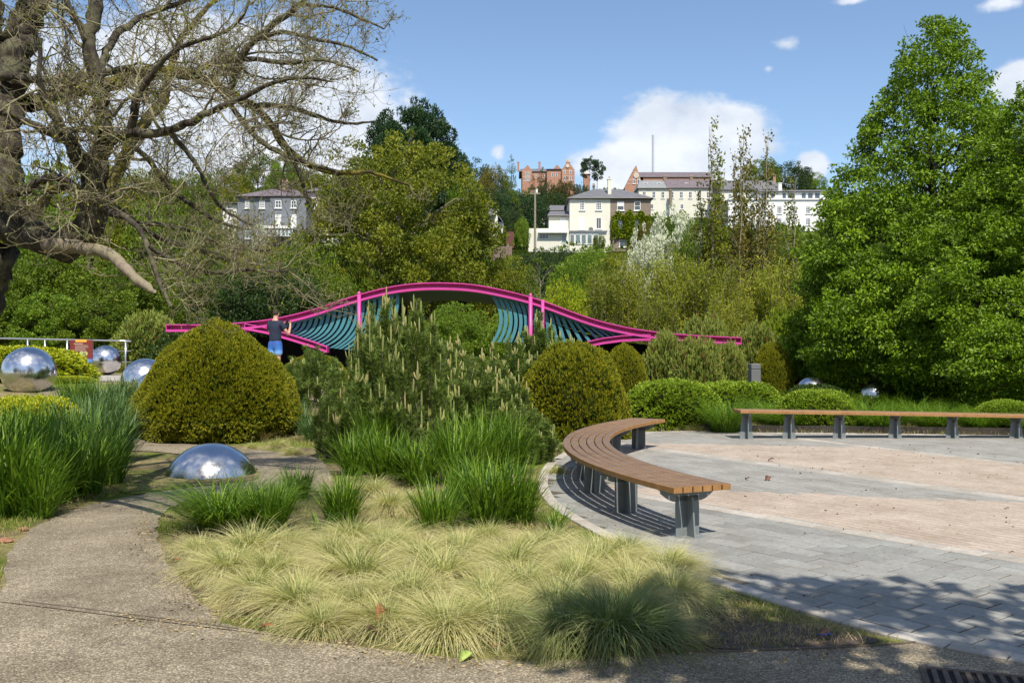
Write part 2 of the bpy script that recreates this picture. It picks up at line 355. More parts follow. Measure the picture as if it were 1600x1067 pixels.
# shrubs as solid leafy masses: dark light-blocking hull + leaf shell
def dome_proto(name, seed, prof, n, L, W, mat, core='core', sprig=5, lump=.05, jitter=.03, clus=None):
    """prof(t)->(radius,height) for t 0..1 bottom to top, unit shrub radius 1 height 1; leaves in sprigs pointing out"""
    rg = np.random.default_rng(seed); ns = n // sprig
    tt = np.linspace(0, 1, 400); pr = np.array([prof(t) for t in tt]); dr = np.gradient(pr, axis=0); seg = np.hypot(dr[:, 0], dr[:, 1]) * (pr[:, 0] + .02)
    t = rg.choice(tt, ns, p=seg / seg.sum()); t = np.clip(t + rg.random(ns) / 400, 0, 1)
    r = np.interp(t, tt, pr[:, 0]); h = np.interp(t, tt, pr[:, 1]); nr = np.interp(t, tt, dr[:, 1]); nh = -np.interp(t, tt, dr[:, 0]); nn = np.hypot(nr, nh) + 1e-9
    a = rg.random(ns) * 2 * np.pi
    lf = 1 + lump * (np.sin(a * 5 + h * 11 + seed) * .5 + np.sin(a * 11 - h * 17) * .5 + np.sin(a * 2 + 1 + h * 4) * .6)
    N0 = np.stack([np.cos(a) * nr / nn, np.sin(a) * nr / nn, nh / nn], 1)
    depth = rg.random(ns) ** 2 * jitter * 2.5 - jitter * .6
    P = np.stack([np.cos(a) * r * lf, np.sin(a) * r * lf, h * (1 + (lf - 1) * .6)], 1) - N0 * depth[:, None]
    P = np.repeat(P, sprig, 0); Nn = np.repeat(N0, sprig, 0); m = len(P)
    D = Nn * .9 + unit(rg, m) * .75 + np.array([0, 0, .35]); C = P + unit(rg, m) * L * .35
    s = .7 + .6 * rg.random(m); V, Q = leaves(rg, C, D, L * s, W * s)
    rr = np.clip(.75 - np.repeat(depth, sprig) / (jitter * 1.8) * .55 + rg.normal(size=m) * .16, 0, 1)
    parts = [(V, Q, np.repeat(rr, 4), 0)]
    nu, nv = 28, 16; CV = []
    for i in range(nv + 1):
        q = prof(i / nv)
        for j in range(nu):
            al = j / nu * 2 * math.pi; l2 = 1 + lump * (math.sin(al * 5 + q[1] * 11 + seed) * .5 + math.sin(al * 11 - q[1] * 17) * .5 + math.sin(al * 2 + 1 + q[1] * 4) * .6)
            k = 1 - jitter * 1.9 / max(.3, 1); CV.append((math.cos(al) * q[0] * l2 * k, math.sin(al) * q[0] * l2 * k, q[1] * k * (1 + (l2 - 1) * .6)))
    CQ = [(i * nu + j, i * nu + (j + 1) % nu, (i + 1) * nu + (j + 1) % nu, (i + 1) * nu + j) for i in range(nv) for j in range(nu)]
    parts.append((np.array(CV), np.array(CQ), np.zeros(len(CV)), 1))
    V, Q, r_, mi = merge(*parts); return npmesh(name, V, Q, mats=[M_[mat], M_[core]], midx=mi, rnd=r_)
def pdome(t, p=2.0):
    a = t * math.pi / 2; return (max(0, math.cos(a)) ** .9, math.sin(a))
def pyew(t):   # rounded beehive cone: widest just above the ground
    if t < .14: return (.88 + .12 * t / .14, t * 1.2)
    u = (t - .14) / .86; a = u * math.pi / 2; return (.70 * math.cos(a) ** .98 + .30 * (1 - u), .168 + .832 * (.68 * math.sin(a) + .32 * u))
def phedge(t):
    a = t * math.pi / 2; return (math.cos(a) ** .55, math.sin(a) ** .8)
SH = {}
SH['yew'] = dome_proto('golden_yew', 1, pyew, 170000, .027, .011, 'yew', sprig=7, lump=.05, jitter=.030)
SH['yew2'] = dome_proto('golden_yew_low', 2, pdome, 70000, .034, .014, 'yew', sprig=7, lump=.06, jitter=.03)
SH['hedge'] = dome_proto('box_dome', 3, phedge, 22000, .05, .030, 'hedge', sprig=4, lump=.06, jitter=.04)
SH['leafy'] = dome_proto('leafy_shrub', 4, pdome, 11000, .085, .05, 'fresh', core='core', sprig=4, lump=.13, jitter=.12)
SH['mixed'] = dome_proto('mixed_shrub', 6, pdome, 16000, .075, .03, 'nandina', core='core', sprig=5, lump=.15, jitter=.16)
def place_shrub(P, name, label, cat, x, y, rx, rz_, mat=None, h=0.5, group=None, rot=0, ry=None, ground=None, ms=None):
    o = obj(name, SH[P]); g = (hh(x, y) if y > 42 else gh(x, y)) if ground is None else ground
    o.location = (x, y, g - .03); o.scale = (rx, ry or rx, h); o.rotation_euler = (0, 0, rot)
    if mat: setmat(o, M_[mat])
    return tag(o, label, cat, group)

def blades(rg, n, base_r, L, w, a0, a1, seg=4, az=None, pw=1.3, twist=0.3, B=None, lvar=.3, tip=0.0):
    """arching blades; returns V,Q,rnd. a0,a1: ranges of start / end angle from vertical (radians)"""
    az = rg.random(n) * 2 * np.pi if az is None else az
    rr = np.sqrt(rg.random(n)) * base_r
    if B is None:
        ba = az + rg.normal(size=n) * .9; P = np.stack([np.cos(ba) * rr, np.sin(ba) * rr, np.zeros(n)], 1)
    else: P = B.copy()
    Ln = L * (1 - lvar + 2 * lvar * rg.random(n) * .75); s0 = a0[0] + (a0[1] - a0[0]) * rg.random(n); s1 = a1[0] + (a1[1] - a1[0]) * rg.random(n)
    tw = rg.normal(size=n) * twist; V = []
    az = az.copy()
    for k in range(seg + 1):
        t = k / seg; wd = w * (1 - t ** 1.8) * (.6 + .4 * min(1, t * 4)) + w * .04
        sd = np.stack([-np.sin(az + tw), np.cos(az + tw), np.zeros(n)], 1) * (wd * .5)
        V.append(P - sd); V.append(P + sd)
        th = s0 + (s1 - s0) * (t + .5 / seg) ** pw; az = az + rg.normal(size=n) * .05
        P = P + (Ln / seg)[:, None] * np.stack([np.sin(th) * np.cos(az), np.sin(th) * np.sin(az), np.cos(th)], 1)
    V = np.stack(V, 1); m = 2 * (seg + 1); b = (np.arange(n) * m)[:, None]
    k = np.arange(seg)[None, :] * 2; Q = np.stack([b + k, b + k + 1, b + k + 3, b + k + 2], -1).reshape(-1, 4)
    V = V.reshape(-1, 3); V[:, 2] = np.maximum(V[:, 2], .004 + rg.random(len(V)) * .008)
    rr_ = rg.random(n); tt_ = np.repeat(np.arange(seg + 1) / seg, 2)
    return V, Q, np.clip(rr_[:, None] * (1 - tip) + tip * tt_[None, :], 0, 1).ravel()
GR = {}
for i in range(4):
    rg = np.random.default_rng(40 + i); az = rg.random(1500) * 2 * np.pi; az = az + (.35 + .2 * i) * np.sin(az - i * 1.3) + .25 * np.sin(3 * az + i); tuft = np.sin(az * 9 + i) > rg.random(1500) * 2 - 1.6
    p = [blades(rg, 1500, .08, .54, .0048, (.05, .85), (1.5, 2.8), 7, pw=.75, lvar=.42, twist=.8, az=az, tip=.62), blades(rg, 200, .07, .36, .005, (0, .5), (.6, 1.4), 4)]
    p[1] = (p[1][0], p[1][1], p[1][2] * .3)
    V, Q, r, mi = merge(*p); GR['stipa%d' % i] = npmesh('feather_grass_clump', V, Q, mats=[M_['stipa']], rnd=r)
for i in range(3):
    rg = np.random.default_rng(60 + i)
    p = blades(rg, 230, .17, .70, .022, (0, .5), (.3, 1.6), 5, pw=1.7, lvar=.35); p2 = blades(rg, 70, .17, .6, .013, (.3, .8), (1.4, 2.2), 5)
    V, Q, r, mi = merge(p, p2); GR['strap%d' % i] = npmesh('strap_leaf_clump', V, Q, mats=[M_['strap']], rnd=r)
rg = np.random.default_rng(77)
V, Q, r, mi = merge(blades(rg, 900, .2, .75, .008, (.2, .8), (1.3, 2.1), 6, pw=1.2, lvar=.35)); GR['fount'] = npmesh('arching_grass_clump', V, Q, mats=[M_['strap']], rnd=r)
rg = np.random.default_rng(78)
V, Q, r, mi = merge(blades(rg, 60, .05, .32, .010, (0, .5), (.5, 1.3), 4)); GR['small'] = npmesh('small_strap_tuft', V, Q, mats=[M_['strap']], rnd=r)
rg = np.random.default_rng(79)
V, Q, r, mi = merge(blades(rg, 220, .12, .45, .006, (.3, 1.0), (1.4, 2.3), 5)); GR['sedge'] = npmesh('bronze_sedge_clump', V, Q, mats=[M_['straw']], rnd=r)
def place_grass(P, name, label, x, y, s=1.0, rot=None, mat=None, group=None, sz=None, cat='grass clump', z=None):
    o = obj(name, GR[P]); o.location = (x, y, (gh(x, y) if z is None else z) + .002); o.scale = (s, s, sz or s)
    o.rotation_euler = (0, 0, random.random() * 6.28 if rot is None else rot)
    if mat: setmat(o, M_[mat])
    return tag(o, label, cat, group)

# mountain pine shrub: upright bottle-brush shoots tipped by candles
def pine_proto(name, seed, nsh, R, H, tips=.8, needles=150):
    rg = np.random.default_rng(seed); S = TubeSet(); CN = TubeSet(); NV = []; ND = []; 
    for i in range(nsh):
        a = rg.random() * 6.283; rr = math.sqrt(rg.random()) * R; hz = H * (1 - (rr / R) ** 2 * .72) * (.68 + .38 * rg.random())
        tip = np.array([math.cos(a) * rr, math.sin(a) * rr, hz]); ln = .35 + .45 * rg.random(); ln = min(ln, hz * .9)
        lean = np.array([math.cos(a), math.sin(a), 0]) * (.05 + .28 * rr / R) * ln + rg.normal(size=3) * .07
        b = tip - np.array([0, 0, ln]) - lean; root = np.array([math.cos(a) * rr * .25, math.sin(a) * rr * .25, .05])
        P = np.array([root, root * .4 + b * .6 + [0, 0, -.03], b, (b + tip) / 2 + rg.normal(size=3) * .015, tip]); S.add(P, [.012, .009, .008, .006, .005], 4)
        # needles
        m = int(needles * ln / .55); t = rg.random(m) ** .8; ax = tip - b; q = b + t[:, None] * ax; u = unit(rg, m); axn = ax / np.linalg.norm(ax)
        u -= (u @ axn)[:, None] * axn; u /= np.linalg.norm(u, axis=1)[:, None]; NV.append(q); ND.append(u * .9 + axn * .6 + rg.normal(size=(m, 3)) * .12)
        if rg.random() < tips:
            nc = 1 if rg.random() < .45 else int(rg.integers(2, 5))
            for c in range(nc):
                cl = (.10 + .14 * rg.random()) * (1 if c == 0 else .6); o = rg.normal(size=3) * .022; o[2] = 0
                if c == 0: o *= .2
                CN.add([tip + o * .3, tip + o + [0, 0, cl * .4], tip + o * 1.3 + [0, 0, cl * .85], tip + o * 1.4 + [0, 0, cl]], [.008, .013, .010, .002], 6, rg.random())
    C = np.concatenate(NV); D = np.concatenate(ND); n = len(C); s = .7 + .5 * rg.random(n); V, Q = leaves(rg, C, D, .085 * s, .0085 * s, .02)
    return dict(needles=npmesh(name + '_needles', V, Q, mats=[M_['needle']], rnd=np.repeat(rg.random(n), 4)), candles=CN.mesh(name + '_candles', [M_['candle']]), stems=S.mesh(name + '_stems', [M_['birch']]))
PN = {'a': pine_proto('mountain_pine', 1, 150, .75, 1.6, .46, 400), 'b': pine_proto('mountain_pine_tall', 2, 115, .6, 1.9, .5, 400), 'c': pine_proto('mountain_pine_small', 3, 80, .6, 1.0, .3, 400)}
def place_pine(P, label, x, y, s=1, sz=1, rot=0, group='mountain pine shrubs'):
    o = empty('mountain_pine', (x, y, gh(x, y)), rot, label, 'pine shrub', group); o.scale = (s, s, sz)
    for k, nm in (('needles', 'foliage'), ('candles', 'candles'), ('stems', 'stems')): obj(nm, PN[P][k], o)['kind'] = 'stuff'
    return o
# ---------------------------------------------------------------- ground, path, plaza
def pip(P, poly):
    x, y = P[:, 0], P[:, 1]; ins = np.zeros(len(P), bool); n = len(poly)
    for i in range(n):
        x1, y1 = poly[i]; x2, y2 = poly[(i + 1) % n]
        c = ((y1 > y) != (y2 > y)) & (x < (x2 - x1) * (y - y1) / (y2 - y1 + 1e-12) + x1); ins ^= c
    return ins
def smoothpoly(pts, it=2, closed=False):
    for _ in range(it):
        q = []; n = len(pts)
        if not closed: q.append(pts[0])
        for i in range(n if closed else n - 1):
            a, b = pts[i], pts[(i + 1) % n]; q.append((a[0] * .75 + b[0] * .25, a[1] * .75 + b[1] * .25)); q.append((a[0] * .25 + b[0] * .75, a[1] * .25 + b[1] * .75))
        if not closed: q.append(pts[-1])
        pts = q
    return pts
def gpx(*pp): return [G(*p) for p in pp]

def ground_mat():
    m, nt, b = nodes('bed_soil_and_turf'); v = geo_pos(nt)
    n1 = tex(nt, 'Noise', 1.3, 8, .7, v); n2 = tex(nt, 'Noise', 14, 8, .75, v); n3 = tex(nt, 'Noise', 90, 4, .7, v); n4 = tex(nt, 'Noise', .7, 5, .6, v)
    soil = ramp(nt, n3, [(.3, (.05, .038, .026)), (.55, (.13, .10, .07)), (.75, (.26, .20, .14))])
    straw = ramp(nt, n2, [(.3, (.12, .10, .04)), (.5, (.25, .21, .10)), (.7, (.38, .31, .18))])
    turf = ramp(nt, n2, [(.3, (.05, .085, .012)), (.7, (.19, .22, .035))])
    c = mixc(nt, ramp(nt, n1, [(.44, (0, 0, 0)), (.56, (1, 1, 1))]), soil, straw)
    c = mixc(nt, ramp(nt, n4, [(.46, (0, 0, 0)), (.6, (1, 1, 1))]), c, turf)
    nt.links.new(c, b.inputs['Base Color']); b.inputs['Roughness'].default_value = .95; b.inputs['Specular IOR Level'].default_value = .1
    bump(nt, b, n3, .8, .02); return m
def grid_mesh(name, xs, ys, hf, mat):
    X, Y = np.meshgrid(xs, ys); Z = np.vectorize(hf)(X, Y); V = np.stack([X.ravel(), Y.ravel(), Z.ravel()], 1)
    nx, ny = len(xs), len(ys); i = (np.arange(ny - 1)[:, None] * nx + np.arange(nx - 1)[None, :]).ravel()
    return npmesh(name, V, np.stack([i, i + 1, i + nx + 1, i + nx], 1), mats=[mat], smooth=True)
xs = np.concatenate([np.linspace(-120, -22, 18), np.linspace(-20, 20, 81), np.linspace(22, 120, 18)])
ys = np.concatenate([np.linspace(-60, -2, 15), np.linspace(-1, 30, 63), np.linspace(31, 46, 10)])
tag(obj('ground', grid_mesh('ground', xs, ys, lambda x, y: gh(x, y) - max(0, (y - 38)) * .25, ground_mat())), 'garden bed soil and rough turf between the paths', kind='structure')
def hill_mat():
    m, nt, b = nodes('hillside_scrub'); v = geo_pos(nt)
    n = tex(nt, 'Noise', .12, 10, .7, v); n2 = tex(nt, 'Noise', 1.1, 8, .8, v)
    a = ramp(nt, n, [(.35, (.025, .045, .010)), (.5, (.06, .10, .015)), (.65, (.13, .15, .03))])
    c = mixc(nt, ramp(nt, n2, [(.35, (0, 0, 0)), (.7, (.8, .8, .8))]), a, (.04, .065, .012)); nt.links.new(c, b.inputs['Base Color'])
    b.inputs['Roughness'].default_value = 1; b.inputs['Specular IOR Level'].default_value = 0; bump(nt, b, n2, 1, 2.0); return m
tag(obj('hillside', grid_mesh('hillside', np.linspace(-700, 700, 90), np.concatenate([np.linspace(41, 330, 90), np.linspace(345, 1400, 14)]), hh, hill_mat())), 'wooded hillside rising behind the garden to the houses', kind='structure')

def aggregate(name, dark=1.0, warm=1.0):
    m, nt, b = nodes(name); v = geo_pos(nt)
    vo = nt.nodes.new('ShaderNodeTexVoronoi'); vo.inputs['Scale'].default_value = 130; nt.links.new(v, vo.inputs['Vector'])
    sp = nt.nodes.new('ShaderNodeSeparateColor'); nt.links.new(vo.outputs['Color'], sp.inputs[0])
    c = ramp(nt, sp.outputs[0], [(0, (.11 * dark, .095 * dark, .072 * dark)), (.35, (.20 * dark, .172 * dark, .13 * dark)), (.75, (.28 * dark, .24 * dark, .18 * dark)), (1, (.50 * dark, .44 * dark, .34 * dark))])
    big = tex(nt, 'Noise', 1.6, 7, .65, v); mid = tex(nt, 'Noise', 9, 6, .7, v)
    c = mixc(nt, 1.0, c, ramp(nt, big, [(.3, (.62, .60, .56)), (.7, (1.12, 1.10, 1.06))]), 'MULTIPLY')
    c = mixc(nt, 1.0, c, ramp(nt, mid, [(.3, (.78, .77, .75)), (.65, (1.06, 1.06, 1.06))]), 'MULTIPLY')
    nt.links.new(c, b.inputs['Base Color']); b.inputs['Roughness'].default_value = .85; b.inputs['Specular IOR Level'].default_value = .25
    bump(nt, b, sp.outputs[0], .5, .004); return m
M_['path'] = aggregate('exposed_aggregate'); M_['path2'] = aggregate('darker_aggregate', .93)

BOTTOM = smoothpoly(gpx((-300, 905), (0, 937), (150, 955), (350, 981), (440, 996), (520, 1006), (600, 1015), (720, 1030), (850, 1034), (1000, 1024), (1150, 1019), (1300, 1014), (1400, 1008), (1440, 1004), (1600, 1033), (1800, 1075)), 1)
PLX = gpx((2050, 1120), (1800, 1070), (1600, 1033), (1440, 1003), (1330, 975), (1230, 945), (1150, 919), (1075, 893), (985, 855), (935, 831), (900, 812), (870, 794), (852, 772), (846, 752), (858, 725), (900, 700), (955, 684), (1010, 676), (1085, 674.5), (1160, 677), (1300, 678), (1450, 680), (1600, 682), (1800, 684), (2100, 686))
KERB = smoothpoly(PLX, 2)
PLAZA = KERB + [(16, 14), (18, 6), (14, 1.5), (6, 1.5)]
def sheet(name, poly, z, mat, kind='structure', label=None, parent=None, th=.0):
    bm = bmesh.new(); vs = [bm.verts.new((x, y, z)) for x, y in poly]; f = bm.faces.new(vs)
    if f.normal.z < 0: f.normal_flip()
    bmesh.ops.triangulate(bm, faces=[f]); bm.normal_update()
    for ff in bm.faces:
        if ff.normal.z < 0: ff.normal_flip()
    if th:
        r = bmesh.ops.extrude_face_region(bm, geom=list(bm.faces)); 
        for v in [e for e in r['geom'] if isinstance(e, bmesh.types.BMVert)]: v.co.z += th
        bmesh.ops.recalc_face_normals(bm, faces=bm.faces)
    me = bpy.data.meshes.new(name); bm.to_mesh(me); bm.free(); me.materials.append(mat)
    return tag(obj(name, me, parent), label, kind=kind)
foot = BOTTOM + [(3.47, 4.15), (6, 1.45), (14, 1.4), (20, -25), (-20, -25), (-9, 4.8)]
main_path = sheet('path', foot, .004, M_['path'], label='wide exposed aggregate path along the front of the bed')
# branch path, draped ribbons (left edge, right edge)
def ribbon(name, Lp, Rp, z, mat, label, n=60, m=8):
    def rs(p):
        p = np.array(smoothpoly(p, 3)); d = np.r_[0, np.cumsum(np.hypot(*np.diff(p, axis=0).T))]; t = np.linspace(0, d[-1], n)
        return np.stack([np.interp(t, d, p[:, 0]), np.interp(t, d, p[:, 1])], 1)
    A, B = rs(Lp), rs(Rp); rr = random.Random(5); V = []
    for i in range(n):
        for j in range(m + 1):
            t = j / m; x = A[i][0] * (1 - t) + B[i][0] * t; y = A[i][1] * (1 - t) + B[i][1] * t
            if j in (0, m): x += rr.uniform(-.02, .02)
            V.append((x, y, gh(x, y) + z))
    Q = [(i * (m + 1) + j, i * (m + 1) + j + 1, (i + 1) * (m + 1) + j + 1, (i + 1) * (m + 1) + j) for i in range(n - 1) for j in range(m)]
    me = npmesh(name, V, np.array(Q), mats=[mat]); return tag(obj(name, me), label, kind='structure')
LP1 = gpx((-60, 934), (3, 934), (8, 900), (10, 862), (60, 818), (150, 786), (250, 768), (320, 757), (410, 747), (480, 742))
RP1 = gpx((500, 1003), (345, 978), (318, 945), (285, 915), (262, 880), (247, 845), (243, 815), (262, 792), (330, 775), (480, 758))
ribbon('branch_path', LP1, RP1, .009, M_['path'], 'narrower aggregate path curving between the grass beds')
LP2 = gpx((400, 765), (405, 745), (400, 728), (330, 718), (250, 706), (190, 705), (150, 706), (60, 700))
RP2 = gpx((530, 770), (520, 745), (500, 714), (420, 705), (330, 698), (220, 686), (150, 680), (60, 672))
ribbon('upper_path', LP2, RP2, .013, M_['path'], 'path passing behind the steel dome in front of the big yew')
ribbon('deck_path', [(-11.5, 22), (-11.5, 25), (-11, 30)], [(-5.0, 22), (-4.5, 25), (-4, 30)], .012, simple('pale_paving', (.34, .31, .28), .85, world_pos=True), 'pale paving under the far steel sphere beside the railing')
# straight steel edging of the front path
eb = MB()
def edging(mb, pts, w, z0, z1):
    for (x0, y0), (x1, y1) in zip(pts, pts[1:]):
        L = math.hypot(x1 - x0, y1 - y0); mb.box(((x0 + x1) / 2, (y0 + y1) / 2, (z0 + z1) / 2), (L + .004, w, z1 - z0), rz=math.atan2(y1 - y0, x1 - x0))
edging(eb, [p for p in BOTTOM if -3.4 < p[0] < -1.5], .010, -.05, .014)
edging(eb, [p for p in BOTTOM if .95 < p[0] < 2.2], .010, -.05, .014)
tag(eb.build('path_edging', simple('rusty_edging', (.12, .095, .07), .8, var=.4, scale=20)), 'thin rusty steel edging of the front path', kind='structure')

# plaza ------------------------------------------------------------------
def stone(name, a, b_, var=.18, rr=True, attr=False):
    m, nt, b = nodes(name); v = geo_pos(nt)
    if attr: at_ = nt.nodes.new('ShaderNodeAttribute'); at_.attribute_name = 'rnd'; r = at_.outputs['Fac']
    else: r = nt.nodes.new('ShaderNodeObjectInfo').outputs['Random']
    c = ramp(nt, r, [(0, a), (1, b_)])
    c = mixc(nt, 1.0, c, ramp(nt, tex(nt, 'Noise', 26, 8, .75, v), [(.28, (.72, .71, .69)), (.7, (1.15, 1.15, 1.15))]), 'MULTIPLY')
    c = mixc(nt, 1.0, c, ramp(nt, tex(nt, 'Noise', 1.4, 6, .7, v), [(.3, (.80, .77, .73)), (.6, (1.05, 1.05, 1.05))]), 'MULTIPLY')
    nt.links.new(c, b.inputs['Base Color']); b.inputs['Roughness'].default_value = .7; b.inputs['Specular IOR Level'].default_value = .3
    bump(nt, b, tex(nt, 'Noise', 140, 4, .6, v), .35, .004); return m
M_['grey'] = stone('grey_sett', (.22, .222, .215), (.285, .287, .278)); M_['grey_s'] = stone('grey_setts', (.255, .25, .238), (.31, .305, .29), attr=True)
M_['pink_s'] = stone('pink_setts', (.37, .305, .255), (.42, .355, .30), attr=True); M_['border'] = stone('pale_border_stone', (.34, .315, .285), (.43, .40, .365))
M_['mortar'] = simple('joint_sand', (.075, .06, .045), .95, var=.4, scale=20, world_pos=True)
plaza = sheet('plaza', PLAZA, .0095, M_['mortar'], label='round paved plaza of grey and pink setts')
PCx, PCy = 8.82, 11.19
LA = ((1.79, 9.84), (3.83, 7.18)); LB = ((2.35, 15.2), (5.42, 10.17)); LC = ((5.09, 17.0), (7.0, 13.2)); LD = ((2.03, 10.87), (5.29, 9.92)); LE = ((2.36, 16.1), (4.6, 15.7))
def side(l, x, y):
    (x1, y1), (x2, y2) = l; L = math.hypot(x2 - x1, y2 - y1); return -((x2 - x1) * (y - y1) - (y2 - y1) * (x - x1)) / L * -1
def zone(x, y):
    a, b, c, d, e = (side(l, x, y) for l in (LA, LB, LC, LD, LE)); R = math.hypot(x - PCx, y - PCy)
    if R > 7.75 and y < 15.4 and x < 4: return 'near'
    if a < 0: return 'near'
    if b < 0: return 'pink' if d < 0 else 'grey'
    if c < 0: return 'grey' if (e > 0 and x < 6.5) else 'pink'
    return 'grey'
pl = np.array(PLAZA)
def kerbdist(x, y):
    K = np.array(KERB); A = K[:-1]; B = K[1:]; d = B - A; t = np.clip(((np.array([x, y]) - A) * d).sum(1) / (d * d).sum(1), 0, 1); q = A + d * t[:, None]
    return np.hypot(q[:, 0] - x, q[:, 1] - y).min()
rs = random.Random(4)
def setts(ang, L, W, org, x0, x1, y0, y1, want, jit=.004):
    u = (math.cos(ang), math.sin(ang)); v = (-u[1], u[0]); out = []
    n = int(22 / L)
    for j in range(-int(22 / W), int(22 / W)):
        off = (j % 2) * L * .5 + rs.uniform(-.12, .12) * L
        for i in range(-n, n):
            a = i * L + off; b = j * W; x = org[0] + u[0] * a + v[0] * b; y = org[1] + u[1] * a + v[1] * b
            if x0 < x < x1 and y0 < y < y1 and zone(x, y) in want: out.append((x, y))
    P = np.array(out); P = P[pip(P, PLAZA)]; return [p for p in P if kerbdist(*p) > .055]
angA = math.atan2(-2.66, 2.04)
near = setts(angA, .32, .205, LA[0], .2, 7.5, 2.5, 14.5, ('near',))
near = [p for p in near if abs(side(LA, *p)) > .15 or zone(*p) == 'near' and math.hypot(p[0] - PCx, p[1] - PCy) > 7.75]
vis = [p for p in near if abs(p[0]) / p[1] < .57]; vis.sort(key=lambda p: math.hypot(*p)); big = vis[:290]
bigset = {tuple(p) for p in big}
pm = MB(); pm.box((0, 0, 0), (.309, .194, .05), ch=.004); pme = pm.mesh('paver', M_['grey'])
for p in big:
    o = obj('paver', pme, plaza); o.location = (p[0], p[1], -.010 + rs.uniform(-.0012, .0012)); o.rotation_euler = (rs.uniform(-.004, .004), rs.uniform(-.004, .004), angA + rs.uniform(-.006, .006))
    o.scale = (rs.uniform(.985, 1.0), rs.uniform(.98, 1.0), 1)
def settstuff(name, pts, L, W, ang, mat, label):
    P = np.array(pts); n = len(P); hx, hy = L / 2 - .003, W / 2 - .003; c = .003
    base = np.array([(-hx, -hy, 0), (hx, -hy, 0), (hx, hy, 0), (-hx, hy, 0), (-hx + c, -hy + c, .011), (hx - c, -hy + c, .011), (hx - c, hy - c, .011), (-hx + c, hy - c, .011)])
    cs, sn = math.cos(ang), math.sin(ang); Rr = np.stack([base[:, 0] * cs - base[:, 1] * sn, base[:, 0] * sn + base[:, 1] * cs, base[:, 2]], 1)
    V = Rr[None] + np.concatenate([P, np.zeros((n, 1)) + .0035], 1)[:, None]; rg = np.random.default_rng(3); V[:, 4:, 2] += (rg.random(n) * .001 - .0005)[:, None]
    f = np.array([(0, 1, 5, 4), (1, 2, 6, 5), (2, 3, 7, 6), (3, 0, 4, 7), (4, 5, 6, 7)]); Q = (f[None] + (np.arange(n) * 8)[:, None, None]).reshape(-1, 4)
    return tag(obj(name, npmesh(name, V.reshape(-1, 3), Q, mats=[mat], rnd=np.repeat(rg.random(n), 8)), plaza), label, kind='stuff')
rest = [p for p in near if tuple(p) not in bigset]
settstuff('pavers', rest, .32, .205, angA, M_['grey_s'], 'grey setts nearest the bench')
angB = math.atan2(LB[1][1] - LB[0][1], LB[1][0] - LB[0][0])
gr = [p for p in setts(angB, .30, .105, LB[0], 1, 15, 3, 19.5, ('grey',)) if min(abs(side(LB, *p)), abs(side(LC, *p))) > .12]
pk = [p for p in setts(angB, .205, .105, LB[0], 1, 15, 3, 19.5, ('pink',)) if min(abs(side(LB, *p)), abs(side(LC, *p)), abs(side(LA, *p))) > .12]
far = [LA[0]] + [LA[1]]; ax, ay = (LA[1][0] - LA[0][0]) / 3.352, (LA[1][1] - LA[0][1]) / 3.352
bed = [(LA[0][0] - ax * .9, LA[0][1] - ay * .9), (LA[0][0] + ax * 9.5, LA[0][1] + ay * 9.5), (16, 6), (16, 14)] + [p for p in KERB[::-1] if p[1] > 15.45 and p[0] > 1.2]
sheet('pale_bedding', bed, .0118, simple('pale_joint_sand', (.31, .28, .25), .9, var=.12, scale=9, world_pos=True), parent=plaza)
settstuff('grey_setts', gr, .30, .105, angB, M_['grey_s'], 'narrow grey setts of the far bands')
settstuff('pink_setts', pk, .205, .105, angB, M_['pink_s'], 'small pink setts of the wide bands')
bmm = MB(); bmm.box((0, 0, 0), (.296, .17, .05), ch=.005); bme = bmm.mesh('border_paver', M_['border'])
for l, t0, t1 in ((LA, -1.0, 8.5), (LB, -.5, 9.5), (LC, -.3, 8)):
    (x1, y1), (x2, y2) = l; D = math.hypot(x2 - x1, y2 - y1); ux, uy = (x2 - x1) / D, (y2 - y1) / D; t = t0
    while t < t1:
        x, y = x1 + ux * t, y1 + uy * t
        if pip(np.array([(x, y)]), PLAZA)[0] and kerbdist(x, y) > .25 and y > 2.5:
            o = obj('border_paver', bme, plaza); o.location = (x, y, -.009); o.rotation_euler = (0, 0, math.atan2(uy, ux))
        t += .3
# kerb: one root with a stone each
kerb = empty('kerb', (0, 0, 0), kind='structure', label='pale stone kerb round the plaza')
K = np.array(KERB); d = np.r_[0, np.cumsum(np.hypot(*np.diff(K, axis=0).T))]; t = .15; kms = MB(); kms.box((0, 0, 0), (.292, .125, .09), ch=.007); kme = kms.mesh('kerbstone', M_['border'])
while t < d[-1]:
    x, y = np.interp(t, d, K[:, 0]), np.interp(t, d, K[:, 1]); x2, y2 = np.interp(t + .1, d, K[:, 0]), np.interp(t + .1, d, K[:, 1])
    if y > 4.2:
        o = obj('kerbstone', kme, kerb); o.location = (x, y, -.026 + rs.uniform(-.002, .002)); o.rotation_euler = (0, 0, math.atan2(y2 - y, x2 - x) + rs.uniform(-.01, .01))
    t += .3
# dark timber edging behind the far bench
tb = MB(); pts = [G(1085, 672.5), G(1160, 675), G(1300, 676), G(1450, 678), G(1600, 680), G(1800, 682), G(2100, 684)]
edging(tb, pts, .09, -.02, .13); tag(tb.build('bed_edging', simple('dark_timber', (.035, .028, .022), .8)), 'low dark timber edging of the bed behind the far bench', kind='structure')
